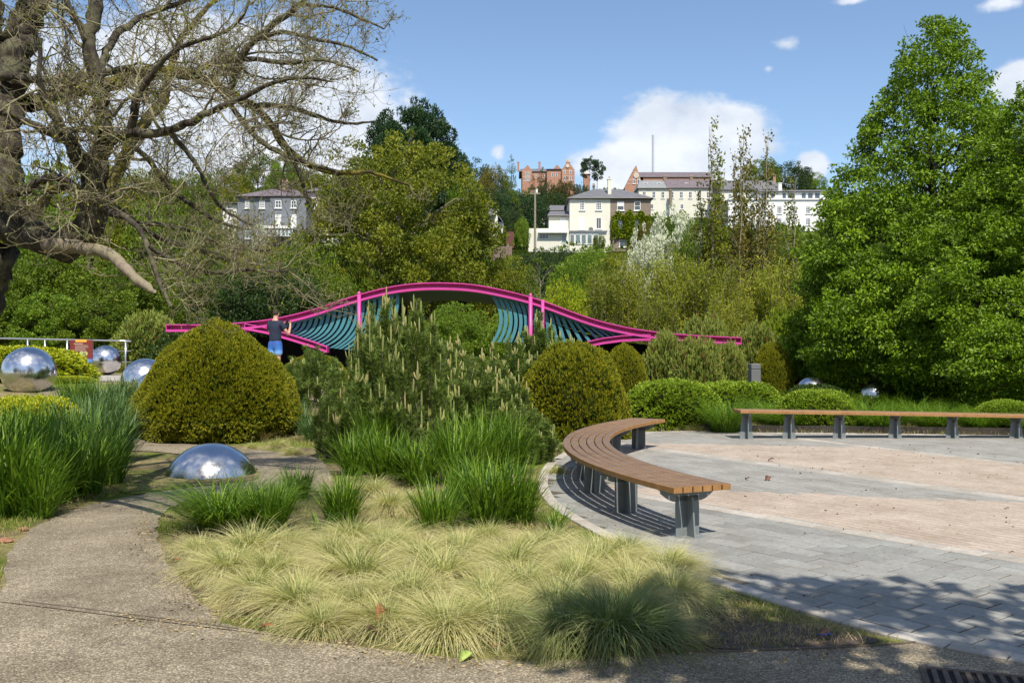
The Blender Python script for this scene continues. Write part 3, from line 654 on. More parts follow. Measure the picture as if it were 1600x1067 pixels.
# drain grate
x, y = G(1540, 1078); dr = empty('drain_grate', (x, y, .004), R_(-18), 'rusty iron drain grate set in the front path at the right corner', 'drain')
irn = simple('rusty_iron', (.10, .075, .06), .75, metal=.4, var=.5, scale=30); mb = MB()
mb.bb(-.27, .27, -.24, -.21, 0, .012, ch=.002); mb.bb(-.27, .27, .21, .24, 0, .012, ch=.002); mb.bb(-.27, -.24, -.21, .21, 0, .012); mb.bb(.24, .27, -.21, .21, 0, .012); mb.build('frame', irn, dr)
mb = MB(); mb.bb(-.24, .24, -.21, .21, .0, .002); mb.build('pit_dark', simple('painted_pit_black', (.008, .008, .008), 1), dr)  # flat black plate, the hole's darkness is in its colour
bar = MB(); bar.bb(-.013, .013, -.21, .21, .002, .011, ch=.003); bmb = bar.mesh('bar', irn)
for i in range(9): o = obj('bar', bmb, dr); o.location = (-.205 + i * .0512, 0, 0)

# ---------------------------------------------------------------- benches
def wood(name, lo, hi):
    m, nt, b = nodes(name); tc = nt.nodes.new('ShaderNodeTexCoord'); mp = nt.nodes.new('ShaderNodeMapping'); mp.inputs['Scale'].default_value = (1, 1, 12)
    v = geo_pos(nt); n = tex(nt, 'Noise', 7, 9, .75, v); n2 = tex(nt, 'Noise', 80, 5, .7, v)
    c = ramp(nt, n, [(.3, lo), (.7, hi)]); c = mixc(nt, 1.0, c, ramp(nt, n2, [(.3, (.7, .7, .7)), (.7, (1.15, 1.15, 1.15))]), 'MULTIPLY')
    # greyed by weather on the upward faces only: uncoated tops against varnished edges
    nm = nt.nodes.new('ShaderNodeAttribute'); nm.attribute_name = 'rnd'
    nt.links.new(c, b.inputs['Base Color']); b.inputs['Roughness'].default_value = .55; bump(nt, b, n2, .3, .004); return m
M_['wood_top'] = wood('weathered_slat', (.12, .075, .045), (.225, .15, .095)); M_['wood_side'] = wood('varnished_slat', (.24, .115, .035), (.38, .20, .075))
M_['steel_paint'] = simple('grey_painted_steel', (.19, .215, .225), .5, metal=.15, var=.12, scale=8, bs=.1)
def post(parent, x, y, ang, seat_z, w=.5):
    """cross-fin post: ang = direction of the seat's width"""
    o = empty('leg', (x, y, 0)); o.parent = parent; o.rotation_euler = (0, 0, ang)
    h = seat_z - .065; mb = MB()
    mb.bb(-.115, .115, -.007, .007, .012, h - .05)
    for sy in (-1, 1): mb.sweep([[(-.007, sy * .0071, .013), (.007, sy * .0071, .013), (.007, sy * .0071, h - .051), (-.007, sy * .0071, h - .051)], [(-.007, sy * .12, .013), (.007, sy * .12, .013), (.007, sy * .085, h - .051), (-.007, sy * .085, h - .051)]])
    mb.build('fin', M_['steel_paint'], o)
    mb = MB(); n = 9; lo = []; T = .007
    prof = [(-w / 2, h), (-w / 2, h - .02)] + [(-w / 2 + (w / 2 - .12) * t, h - .02 - .075 * math.sin(t * math.pi / 2)) for t in [i / n for i in range(1, n + 1)]]
    prof = prof + [(-p[0], p[1]) for p in prof[::-1]]
    mb.sweep([[(p[0], -T, p[1]) for p in prof], [(p[0], T, p[1]) for p in prof]])
    mb.bb(-w / 2, w / 2, -.035, .035, h + .0005, h + .006)
    mb.build('bracket', M_['steel_paint'], o)
    mb = MB(); mb.tube([(0, 0, .004), (0, 0, .016)], .15, 22); mb.build('base_plate', simple('galvanised_plate', (.30, .31, .31), .5, metal=.5) if 'galv' not in M_ else M_['galv'], o)
    return o
M_['galv'] = simple('galvanised_plate', (.30, .31, .31), .5, metal=.5)
def arc_bench(name, label, group, C, Rc, a0, a1, nslat, sw, gap, zf, joints, postang, thick=.052, ps=1):
    mid = (a0 + a1) / 2; root = empty(name, (C[0] + Rc * math.cos(mid), C[1] + Rc * math.sin(mid), 0), 0, label, 'bench', group); O = root.location
    W = nslat * sw + (nslat - 1) * gap
    for s in range(nslat):
        r = Rc - W / 2 + sw / 2 + s * (sw + gap)
        for j in range(len(joints) - 1):
            b0, b1 = joints[j] + .002 / Rc, joints[j + 1] - .002 / Rc; n = max(3, int(abs(b1 - b0) * Rc / .12)); secs = []
            for i in range(n + 1):
                a = b0 + (b1 - b0) * i / n; z = zf(a); cs, sn = math.cos(a), math.sin(a); h = sw / 2; c = .006
                pr = [(-h, z - thick), (h, z - thick), (h, z - c), (h - c, z), (-h + c, z), (-h, z - c)]
                secs.append([(C[0] + (r + p[0]) * cs, C[1] + (r + p[0]) * sn, p[1]) for p in pr])
            mb = MB(O); m = 6; V = [p for sec in secs for p in sec]; fs = []; mi = []
            for i in range(n):
                for k in range(m):
                    fs.append((i * m + k, i * m + (k + 1) % m, (i + 1) * m + (k + 1) % m, (i + 1) * m + k)); mi.append(0 if k in (3,) else 1)
            fs += [tuple(range(m)), tuple(range(len(V) - m, len(V)))]; mi += [1, 1]
            b = len(mb.v); mb.add(V, fs); mb.m = mi; mb.build('slat', [M_['wood_top'], M_['wood_side']], root)
    for a in postang:
        x, y = C[0] + Rc * math.cos(a) - O[0], C[1] + Rc * math.sin(a) - O[1]; post(root, x, y, a, zf(a), W * .93)
    return root
def angof(C, x, y): return math.atan2(y - C[1], x - C[0]) % (2 * math.pi)
C1 = (8.82, 11.19)
A0 = angof(C1, 2.0, 15.75); A1 = angof(C1, 1.53, 7.93)
jt = [A0, angof(C1, *G(905, 690, .47)), angof(C1, *G(925, 705, .47)) + .06, angof(C1, 1.16, 9.1), A1]
jt = [A0, A0 + (A1 - A0) * .25, A0 + (A1 - A0) * .5, A0 + (A1 - A0) * .76, A1]
pa = [angof(C1, *G(px, py)) for px, py in ((1062, 840), (978, 802), (927, 771), (906, 750), (992, 702))]
pa.append((pa[3] * .62 + pa[4] * .38)); pa.append((pa[3] * .3 + pa[4] * .7))
arc_bench('curved_bench', 'curved timber slat bench on grey steel posts at the left rim of the plaza', 'slatted benches round the plaza', C1, 7.93, A0, A1, 6, .083, .014, lambda a: .47, jt, pa)
# far bench: very flat arc
C2 = (7.6, -33.0); R2 = 50.1
e0 = angof(C2, *G(1146, 685)); e1 = angof(C2, 13.4, 16.6); zf2 = lambda a: .53 - (e0 - a) / (e0 - angof(C2, 8.9, 17.0)) * .09
js = [e0, angof(C2, *G(1248, 686)), angof(C2, *G(1330, 686)), angof(C2, *G(1415, 686)), angof(C2, *G(1505, 687)), angof(C2, *G(1612, 688)), angof(C2, 10.9, 17), e1]
pp = [angof(C2, *G(px, 686)) for px in (1165, 1233, 1313, 1401, 1491, 1590)] + [angof(C2, x, 17) for x in (10.1, 11.3, 12.5)]
arc_bench('long_bench', 'long gently curved timber slat bench across the far side of the plaza', 'slatted benches round the plaza', C2, R2, e1, e0, 5, .083, .014, zf2, js[::-1], pp)
# ---------------------------------------------------------------- pink bridge-like shelter
YB = 28.0
M_['pink'] = simple('pink_gloss_paint', (.52, .05, .27), .4, var=.06, scale=4); M_['teal'] = simple('teal_paint', (.05, .19, .235), .5, var=.12, scale=4)
M_['darkteal'] = simple('dark_teal_soffit', (.02, .075, .085), .6, var=.15, scale=3); M_['shadewall'] = simple('shade_black', (.018, .017, .016), .8, var=.3, scale=2, world_pos=True)  # last one: near-black colour standing for the shade inside the shelter
M_['sedum'] = leafmat('roof_planting', g3((.10, .12, .02), (.22, .22, .04), (.36, .30, .09)), .25)
def cat(P, xs):
    P = np.array(P, float); xq = np.asarray(xs, float); # smooth interpolation through control points (pchip-like via dense smoothing)
    d = np.linspace(P[0, 0], P[-1, 0], 800); y = np.interp(d, P[:, 0], P[:, 1]); k = np.hanning(81); k /= k.sum(); ye = np.concatenate([y[0] + (y[0] - y[1:41][::-1]), y, y[-1] + (y[-1] - y[-41:-1][::-1])]); y = np.convolve(ye, k, 'valid')
    return np.interp(xq, d, y)
TOPC = [(262, 507), (300, 507), (340, 507), (380, 504), (420, 500), (460, 492), (500, 481), (540, 467), (580, 455), (620, 446), (660, 442), (700, 442), (740, 444), (780, 452), (820, 461), (860, 474), (900, 490), (940, 503), (980, 512), (1020, 518), (1060, 522), (1100, 524.5), (1155, 527)]
def topy(px): return float(cat(TOPC, [px])[0])
bridge = empty('garden_shelter', at(710, 545, YB), 0, 'pink wave shaped steel shelter with teal louvres behind the yews', 'shelter'); bridge.location.z = 0; BO = bridge.location
def ibeam(name, pts, hpx=11.5, dep=.42, parent=bridge, mat='pink'):
    """pts: list of (x,y,ztop); I section: top flange, web, bottom flange"""
    h = hpx / F * YB; mb = MB(BO)
    def strip(z0, z1, y0, y1, inset=0):
        secs = [[(x, y + y0, z - z0), (x, y + y1, z - z0), (x, y + y1, z - z1), (x, y + y0, z - z1)] for x, y, z in pts[0 + inset:len(pts) - inset]]
        mb.sweep(secs)
    strip(0, .03, -dep / 2, dep / 2); strip(.0302, h - .0652, -.012, .012); strip(h - .065, h, -dep / 2, dep / 2)
    x, y, z = pts[0]; x2, y2, z2 = pts[-1]
    for X, Y, Z, s in ((x, y, z, -1), (x2, y2, z2, 1)): mb.bb(X + s * .001, X + s * .02, Y - dep / 2, Y + dep / 2, Z - h, Z)
    return mb.build(name, M_[mat], parent)
xsb = list(range(264, 1156, 6)) + [1155]
ibeam('upper_beam', [at(px, topy(px), YB) for px in xsb])
LL = [(384, 506), (420, 513), (455, 523), (490, 534), (512, 542)]; LR = [(918, 530), (940, 525), (970, 521), (1000, 519.5), (1014, 519.5)]
ibeam('lower_beam', [at(px, float(cat(LL, [px])[0]) - 1, YB - .001) for px in range(386, 513, 6)], 10)
ibeam('lower_beam', [at(px, float(cat(LR, [px])[0]) + 3, YB - .001) for px in range(918, 1015, 6)], 10)
# brackets joining the beams
for px in (386, 1013): x, y, z = at(px, topy(px) + 10, YB); mb = MB(BO); mb.bb(x - .03, x + .03, y - .16, y + .16, z - .20, z + .02); mb.build('gusset', M_['pink'], bridge)

for px, top in ((561, 460), (829, 463)):
    x, y, z = at(px, top, YB - .22); mb = MB(BO); z0 = .0
    mb.tube([(x, y, z0), (x, y, z)], .056, 12); mb.tube([(x, y, z - .0), (x, y, z + .03), (x, y, z + .07), (x, y, z + .09)], [.055, .052, .036, .008], 12); mb.build('post', M_['pink'], bridge, smooth=True)
x, y, z = at(848, 474, YB - .2); mb = MB(BO); mb.tube([(x, y, 0), (x, y, z + .1)], .05, 10); mb.build('post', M_['pink'], bridge, smooth=True)
# louvres
slm = M_['teal']
def louvre(top, bot, bulge, w=.10, dep=.20, n=8):
    (x0, z0), (x1, z1) = top, bot; dx, dz = x1 - x0, z1 - z0; L = math.hypot(dx, dz); nx, nz = -dz / L, dx / L; secs = []
    if nx < 0: nx, nz = -nx, -nz
    for i in range(n + 1):
        t = i / n; b = bulge * 4 * t * (1 - t); X = x0 + dx * t + nx * b; Z = z0 + dz * t + nz * b
        secs.append([(X - w / 2, YB + .02, Z), (X + w / 2, YB + .02, Z), (X + w / 2, YB + .02 + dep, Z), (X - w / 2, YB + .02 + dep, Z)])
    mb = MB(BO); mb.sweep(secs); return mb.build('slat', slm, bridge)
def PZ(px, py): a = at(px, py, YB); return a[0], a[2]
for px in list(range(432, 626, 9)):   # left half: leaning down to the left
    t = (px - 432) / 190; bx = px - (12 + 34 * min(1, t * 1.3)); by = float(cat(LL, [min(512, bx)])[0]) - 1 if bx < 512 else 543 + (bx - 512) * .12
    louvre(PZ(px, topy(px) + 10), PZ(bx, by), .05 + .22 * min(1, t * 1.4))
for i, px in enumerate(np.arange(768, 1000, 9)):
    t = (px - 768) / 230; bx = px + (2 if t < .3 else 2 + 30 * min(1, (t - .3) / .3) * (1 - max(0, (t - .75) / .25) * .6)); by = 535 if bx < 905 else float(cat(LR, [min(1012, max(918, bx))])[0]) + 3
    if by - topy(px) - 10 < 4: continue
    louvre(PZ(px, topy(px) + 10), PZ(bx, by), .26 * max(.03, 1 - t * 2.2))
# teal inner rails edging the louvres
for a, b, f in ((430, 626, None), (768, 1008, None)):
    mb = MB(BO); mb.sweep([[(p[0], YB - .02, p[2]), (p[0], YB + .25, p[2]), (p[0], YB + .25, p[2] - .06), (p[0], YB - .02, p[2] - .06)] for p in [at(px, topy(px) + 11, YB) for px in range(a, b, 6)]]); mb.build('rail', M_['teal'], bridge)
# roof shell sloping back, teal soffit under, planting on top
mb = MB(BO); secs = []
for px in range(300, 1120, 12):
    z = at(px, topy(px) + 9, YB)[2]; x = at(px, 0, YB)[0]; f = sm((min(px - 290, 1130 - px)) / 260); zb = z + .05
    secs.append([(x, YB + .16, z), (x, YB + 4.2, z - .15 * f), (x, YB + 4.2, z + .18), (x, YB + .16, z + .12)])
mb.sweep(secs); mb.build('roof', M_['darkteal'], bridge)
mb = MB(BO); zt = at(0, topy(700) + 30, YB + 4)[2]
secs = [[(x, YB + 4.21, 0), (x, YB + 4.33, 0), (x, YB + 4.33, z), (x, YB + 4.21, z)] for x, z in [(at(px, 0, YB)[0], at(px, topy(px) + 12, YB)[2] - .1) for px in range(300, 615, 12)]]
mb.sweep(secs); mb.build('shade_wall', M_['shadewall'], bridge); mb = MB(BO); secs = [[(x, YB + 4.21, 0), (x, YB + 4.33, 0), (x, YB + 4.33, z), (x, YB + 4.21, z)] for x, z in [(at(px, 0, YB)[0], at(px, topy(px) + 12, YB)[2] - .1) for px in range(800, 1110, 12)]]  # added dark wall, paints the shadow seen between the slats
mb.sweep(secs); mb.build('shade_wall', M_['shadewall'], bridge)
rg = np.random.default_rng(9); n = 9000; px = 300 + rg.random(n) * 830; zt = cat(TOPC, px); X = (px - CX) / F * YB; Z = CAMH + (HZ - (zt + 3)) / F * YB
B = np.stack([X, YB + .18 + rg.random(n) ** 1.5 * 4, Z - .09], 1)
V, Q, r = blades(rg, n, 0, .15, .012, (0, .5), (.4, 1.4), 2, B=B, lvar=.5); V2 = V - np.array(BO)
o = obj('roof_planting', npmesh('roof_planting', V2, Q, mats=[M_['sedum']], rnd=r), bridge); o['kind'] = 'stuff'

# ---------------------------------------------------------------- steel spheres
m, nt, b = nodes('polished_steel'); b.inputs['Metallic'].default_value = 1; b.inputs['Base Color'].default_value = (.62, .62, .65, 1); b.inputs['Roughness'].default_value = .06
v = geo_pos(nt); r_ = ramp(nt, tex(nt, 'Noise', 8, 8, .7, v), [(.35, (.14, .14, .14)), (.7, (.32, .32, .32))]); nt.links.new(r_, b.inputs['Roughness']); bump(nt, b, tex(nt, 'Noise', 5, 3, .5, v), .06, .03); M_['mirror'] = m
def sphere(px, py, rpx, Y, label, name='steel_sphere', r=None, mat='mirror', seam=True):
    x, y, z = at(px, py, Y); r = r or rpx / F * Y; bm = bmesh.new(); bmesh.ops.create_uvsphere(bm, u_segments=72, v_segments=40, radius=r)
    for f in bm.faces: f.smooth = True
    me = bpy.data.meshes.new(name); bm.to_mesh(me); bm.free(); me.materials.append(M_[mat]); o = obj(name, me); o.location = (x, y, z)
    if seam:
        mb = MB((0, 0, 0)); g = gh(x, y); zb = -(z - g) ; mb.tube([(0, 0, min(zb, -r * .9) - .02), (0, 0, -r * .96)], r * .16, 16); mb.build('footing', M_['galv'], o)
    return tag(o, label, 'steel sphere', 'polished steel spheres')
sphere(45, 582, 40, 18, 'mirror polished steel sphere in the long grass at the left, between two golden hedges')
sphere(165, 563, 23.5, 27, 'far steel sphere on pale paving right of the red information panel')
sphere(227, 596, 36, 20.3, 'larger of the two steel spheres half hidden by the big golden yew')
sphere(240, 606, 25, 19.0, 'smaller steel sphere tucked in front of another beside the big golden yew')
sphere(1268, 613, 24, 24, 'steel sphere behind the low hedge, just right of the grey bollard and narrow yew')
sphere(1364, 619, 20, 23.6, 'steel sphere peeping over the grass at the foot of the big hornbeam')
# half sunk dome: a spherical cap
gx, gy = G(330, 741); rb = 70 / F * gy; hc = .40; Rs = (rb * rb + hc * hc) / (2 * hc); NB = 22; mb = MB((gx, gy, 0)); secs = []
a_max = math.asin(rb / Rs)
for i in range(NB + 1):
    a = a_max * 1.06 * (1 - i / NB) + .0008; rr = Rs * math.sin(a); z = Rs * math.cos(a) - (Rs - hc); secs.append([(gx + rr * math.cos(t), gy + rr * math.sin(t), z) for t in [j / 96 * 2 * math.pi for j in range(96)]])
mb.sweep(secs, cap=True); o = mb.build('steel_dome', M_['mirror'], None, smooth=True); tag(o, 'low polished steel dome sunk in bare soil where the path forks', 'steel dome')
isl = gpx((196, 706), (250, 709), (330, 722), (395, 730), (408, 742), (400, 752), (350, 757), (300, 762), (240, 770), (190, 775), (150, 740))
sheet('soil_patch', smoothpoly(isl, 2, True), .0175, ground_mat(), label='bare soil around the sunken steel dome')

# ---------------------------------------------------------------- railing, sign, bollards
M_['inox'] = simple('brushed_rail', (.55, .56, .57), .3, metal=.9, var=.05)
def railing(pts, label, posts, htop, bars=(.35, .62), wires=True):
    root = empty('railing', (pts[0][0], pts[0][1], pts[0][2]), 0, label, 'railing'); O = root.location
    def pt(t, dz):
        n = len(pts) - 1; i = min(n - 1, int(t * n)); f = t * n - i; a, b = pts[i], pts[i + 1]; return (a[0] + (b[0] - a[0]) * f, a[1] + (b[1] - a[1]) * f, a[2] + (b[2] - a[2]) * f + dz)
    mb = MB(O); mb.tube([pt(i / 20, htop) for i in range(21)], .028, 10); mb.build('handrail', M_['inox'], root, smooth=True)
    for bz in bars: mb = MB(O); mb.tube([pt(i / 20, bz) for i in range(21)], .008, 6); mb.build('rail', M_['inox'], root)
    for t in posts:
        p = pt(t, 0); mb = MB(O); mb.tube([p, (p[0], p[1], p[2] + htop - .02)], .03, 10); mb.build('post', M_['inox'], root, smooth=True)
    return root
pl_ = [(at(px, 0, 29)[0], 29, CAMH + (HZ - ty) / F * 29 - 1.08) for px, ty in ((-260, 526), (-60, 527.5), (60, 530), (205, 533))]
railing(pl_, 'steel railing along the wood behind the red panel and the spheres', (.05, .25, .43, .62, .69, .77, .86, .98), 1.08, (.45, .78))
ps = [(at(px, 0, 31)[0], 31, CAMH + (HZ - ty) / F * 31 - 1.0) for px, ty in ((980, 563), (1040, 563), (1100, 564))]
railing(ps, 'short run of steel railing seen under the right end of the pink shelter', (.0, .25, .5, .75, 1), 1.0, (.25, .5, .75))
ps = [(at(px, 0, 34)[0], 34, CAMH + (HZ - ty) / F * 34 - 1.0) for px, ty in ((1330, 571), (1500, 572), (1700, 573))]
railing(ps, 'steel railing glimpsed in the dark beneath the big hornbeam', (0, .2, .45, .5, .7, .9), 1.0, (.35, .7))
# information panel
Ys = 25.5; x0, _, zt = at(110, 531, Ys); x1, _, zb = at(144, 566, Ys); sg = empty('information_panel', ((x0 + x1) / 2, Ys, gh(x0, Ys)), R_(4), 'dark red information panel with a blue foot strip, fixed before the railing', 'sign')
w = x1 - x0; z0, z1 = zb - sg.location.z, zt - sg.location.z
M_['signred'] = simple('dark_red_print', (.16, .025, .02), .5, var=.15, scale=6); M_['signblue'] = simple('blue_print', (.05, .18, .5), .5, var=.1); M_['signorange'] = simple('orange_print', (.75, .36, .05), .5, var=.1)
M_['signtext'] = simple('cream_print', (.6, .5, .42), .6, var=.1); M_['fruit'] = simple('greenish_print', (.38, .40, .16), .6, var=.35, scale=25); M_['white_gloss'] = simple('white_paint', (.78, .78, .76), .5, var=.05)
mb = MB(); mb.bb(-w / 2, w / 2, 0, .03, z0, z1); mb.build('board', M_['signred'], sg)
mb = MB(); mb.bb(-w / 2 + .0, w / 2, -.006, -.001, z0, z0 + .09); mb.build('blue_strip', M_['signblue'], sg)
mb = MB(); mb.bb(-w * .26, w * .24, -.006, -.001, z1 - .06, z1 + .01); mb.build('orange_tab', M_['signorange'], sg)
mb = MB()
mb.bb(-w * .33, w * .08, -.005, -.001, z1 - .11, z1 - .095)
for i in range(6): mb.bb(-w * .28, -w * .28 + w * random.uniform(.45, .62), -.004, -.001, z1 - .15 - i * .028, z1 - .143 - i * .028)
mb.build('text_lines', M_['signtext'], sg)
mb = MB()
for fx, fz, fr in ((-.02, .0, .055), (.08, -.01, .06), (.05, -.03, .05)): mb.tube([(w * .05 + fx, -.006, z0 + .24 + fz), (w * .05 + fx, -.001, z0 + .24 + fz)], fr, 14)
mb.build('fruit_picture', M_['fruit'], sg)
for s in (-1, 1): mb = MB(); mb.tube([(s * w * .36, .05, 0), (s * w * .36, .05, z1 - .05)], .025, 8); mb.build('post', M_['galv'], sg)
M_['bollard'] = simple('dark_grey_bollard_paint', (.13, .135, .14), .6, var=.1)
def bollard(px, top, Y, wpx, label):
    x, y, zt = at(px, top, Y); w = wpx / F * Y; o = empty('bollard', (x, y, 0), R_(8), label, 'bollard', 'square grey bollards'); h = zt
    mb = MB(); mb.bb(-w / 2, w / 2, -w / 2, w / 2, -.05, h - .16, ch=.01); mb.build('shaft', M_['bollard'], o)
    mb = MB(); mb.bb(-w / 2 + .02, w / 2 - .02, -w / 2 + .02, w / 2 - .02, h - .16, h - .135); mb.build('collar', simple('pale_collar', (.3, .3, .3), .5), o)
    mb = MB(); mb.bb(-w / 2, w / 2, -w / 2, w / 2, h - .135, h, ch=.012); mb.build('cap', M_['bollard'], o)
bollard(1178.5, 568, 25, 15, 'grey bollard standing beside the narrow rounded yew right of the shelter')
bollard(948, 568, 23.5, 16, 'grey bollard half hidden by the round yew behind the curved bench')
bollard(769, 566, 23, 16, 'bollard glimpsed through the mountain pines')

# ---------------------------------------------------------------- person photographing the shelter
def skin(name, joints, edges, mat, parent, root=0, sub=2, smooth=True):
    me = bpy.data.meshes.new(name); me.from_pydata([j[:3] for j in joints], edges, []); me.materials.append(mat); o = obj(name, me, parent)
    o.modifiers.new('skin', 'SKIN'); me.skin_vertices or me.attributes
    for i, v in enumerate(me.skin_vertices[0].data):
        r = joints[i][3]; v.radius = r if isinstance(r, tuple) else (r, r); v.use_root = (i == root)
    o.modifiers['skin'].use_smooth_shade = True; s = o.modifiers.new('sub', 'SUBSURF'); s.levels = s.render_levels = sub; return o
M_['skin'] = simple('skin', (.50, .27, .18), .55, var=.08); M_['navy'] = simple('navy_jersey', (.012, .02, .045), .85, var=.3, scale=9, bs=.4, bscale=14); M_['hair'] = simple('short_dark_hair', (.035, .02, .014), .8, var=.5, scale=60, bs=.8, bscale=120)
m, nt, b = nodes('blue_fade_shorts'); sep = nt.nodes.new('ShaderNodeSeparateXYZ'); tc = nt.nodes.new('ShaderNodeTexCoord'); nt.links.new(tc.outputs['Object'], sep.inputs[0])
mr = nt.nodes.new('ShaderNodeMapRange'); nt.links.new(sep.outputs[2], mr.inputs[0]); mr.inputs[1].default_value = .50; mr.inputs[2].default_value = .98
nt.links.new(ramp(nt, mr.outputs[0], [(0, (.55, .75, .8)), (.2, (.25, .5, .8)), (.5, (.04, .16, .5)), (1, (.02, .06, .25))]), b.inputs['Base Color']); b.inputs['Roughness'].default_value = .8; M_['shorts'] = m
M_['blackplastic'] = simple('black_plastic', (.012, .012, .013), .35, var=.1); M_['shoe'] = simple('grey_canvas_shoe', (.2, .2, .2), .8)
PX, PY_, PZ_ = at(430, 545, 26.0)[0], 26.0, gh(at(431, 545, 26)[0], 26)
man = empty('person', (PX, PY_, PZ_), R_(-20), 'man with short dark hair, navy T-shirt and blue shorts raising a camera to the shelter', 'person')
J = [(0, 0, .95, (.15, .11)), (0, .01, 1.12, (.14, .105)), (0, .01, 1.30, (.165, .115)), (0, 0, 1.45, (.13, .085)), (0, 0, 1.53, (.062, .062)), (0, .03, 1.60, (.062, .066)), (0, .045, 1.69, (.078, .095)), (0, .04, 1.77, (.06, .075)),
     (.17, 0, 1.44, .062), (.30, .05, 1.24, .048), (.335, .12, 1.13, .042), (.27, .30, 1.31, .034), (.235, .37, 1.40, .026), (.215, .40, 1.46, .032),
     (-.17, 0, 1.44, .062), (-.24, .10, 1.22, .047), (-.23, .20, 1.14, .042), (-.06, .34, 1.32, .033), (.0, .385, 1.41, .025), (.03, .40, 1.46, .031),
     (.09, 0, .86, .095), (.10, .01, .50, .062), (.105, -.03, .30, .056), (.10, -.02, .10, .036), (.10, .10, .035, .034), (.10, .16, .03, .028),
     (-.09, 0, .86, .095), (-.11, -.02, .50, .062), (-.115, -.05, .30, .056), (-.11, -.03, .10, .036), (-.12, .09, .035, .034), (-.12, .15, .03, .028)]
E = [(0, 1), (1, 2), (2, 3), (3, 4), (4, 5), (5, 6), (6, 7), (3, 8), (8, 9), (9, 10), (10, 11), (11, 12), (12, 13), (3, 14), (14, 15), (15, 16), (16, 17), (17, 18), (18, 19), (0, 20), (20, 21), (21, 22), (22, 23), (23, 24), (24, 25), (0, 26), (26, 27), (27, 28), (28, 29), (29, 30), (30, 31)]
skin('body', J, E, M_['skin'], man)
skin('shirt', [(0, 0, .86, (.19, .145)), (0, .005, 1.08, (.175, .135)), (0, .01, 1.28, (.20, .14)), (0, 0, 1.42, (.17, .11)), (0, 0, 1.50, (.075, .075)), (.18, 0, 1.44, .085), (.29, .045, 1.265, .075), (-.18, 0, 1.44, .085), (-.235, .085, 1.25, .073)], [(0, 1), (1, 2), (2, 3), (3, 4), (3, 5), (5, 6), (3, 7), (7, 8)], M_['navy'], man)
skin('shorts', [(0, 0, 1.04, (.165, .13)), (0, 0, .88, (.175, .135)), (.095, 0, .80, .125), (.105, .005, .56, .112), (-.095, 0, .80, .125), (-.11, -.01, .56, .112)], [(0, 1), (1, 2), (2, 3), (1, 4), (4, 5)], M_['shorts'], man)
skin('hair', [(0, -.0, 1.645, (.062, .05)), (0, .005, 1.70, (.088, .09)), (0, .028, 1.77, (.078, .088)), (0, .06, 1.80, (.04, .05))], [(0, 1), (1, 2), (2, 3)], M_['hair'], man)
for s in (-1, 1): skin('ear', [(s * .078, .045, 1.665, (.010, .018)), (s * .084, .04, 1.695, (.011, .022)), (s * .08, .042, 1.715, (.008, .014))], [(0, 1), (1, 2)], M_['skin'], man, sub=1)
skin('nose', [(0, .125, 1.70, .012), (0, .145, 1.675, .016), (0, .135, 1.665, .012)], [(0, 1), (1, 2)], M_['skin'], man, sub=1)
for s, hx, hy, hz in ((1, .215, .40, 1.46), (-1, .03, .40, 1.46)):
    for i in range(4):
        z = hz + .045 - i * .019; L = (.030, .036, .034, .026)[i]
        skin('finger', [(hx, hy, z - .01, .010), (hx - s * .012, hy + .035, z, .0095), (hx - s * (.02 + L), hy + .045, z + .002, .0085), (hx - s * (.03 + L), hy + .028, z + .002, .007)], [(0, 1), (1, 2), (2, 3)], M_['skin'], man, sub=1)
    skin('thumb', [(hx, hy - .01, hz - .01, .012), (hx - s * .03, hy - .022, hz + .012, .011), (hx - s * .045, hy - .015, hz + .035, .009)], [(0, 1), (1, 2)], M_['skin'], man, sub=1)
for s in (-1, 1): skin('shoe', [(s * .105, -.06, .045, .042), (s * .105, .03, .045, .045), (s * .11, .16, .035, .036)], [(0, 1), (1, 2)], M_['shoe'], man, sub=1)
cmo = empty('camera_body', man.matrix_world @ Vector((0, 0, 0)), R_(-20), 'small black camera held up in the man\'s hands', 'camera'); cmo.location = man.location + Matrix.Rotation(R_(-20), 3, 'Z') @ Vector((.122, .415, 1.475))
cmo.name = 'compact_camera'
mb = MB(); mb.bb(-.068, .068, -.018, .018, -.04, .042, ch=.008); mb.bb(-.02, .022, -.014, .014, .0425, .058, ch=.004); mb.build('camera_body', M_['blackplastic'], cmo)
mb = MB(); mb.tube([(0, .0185, 0), (0, .07, 0)], .03, 16); mb.build('lens', M_['blackplastic'], cmo)
# ---------------------------------------------------------------- houses
M_['slate'] = simple('grey_slate', (.12, .12, .135), .7, var=.2, scale=1.2); M_['slate_purple'] = simple('purple_slate', (.13, .105, .12), .7, var=.25, scale=1.2); M_['slate_lite'] = simple('light_slate', (.20, .21, .22), .7, var=.15, scale=1.2)
M_['cream'] = simple('cream_render', (.62, .61, .53), .85, var=.05, scale=.6); M_['whiter'] = simple('white_render', (.70, .70, .70), .85, var=.04, scale=.6); M_['brownr'] = simple('brown_pebbledash', (.20, .16, .13), .95, var=.15, scale=1.5)
M_['greyblue'] = simple('blue_grey_render', (.155, .17, .195), .9, var=.08, scale=.8); M_['lilac_r'] = simple('lilac_grey_render', (.25, .23, .27), .9, var=.07, scale=.8); M_['pinkr'] = simple('pale_pink_render', (.62, .53, .50), .9, var=.05, scale=.8)
M_['wframe'] = simple('white_window_frame', (.72, .72, .72), .5, var=.03); M_['glass'] = simple('window_glass', (.055, .07, .085), .08, var=.5, scale=.7, spec=.9); M_['blind'] = simple('white_blind', (.68, .68, .67), .8, var=.04)
M_['glassgreen'] = simple('greenish_glass', (.12, .17, .18), .15, var=.4, scale=.8, spec=.9)
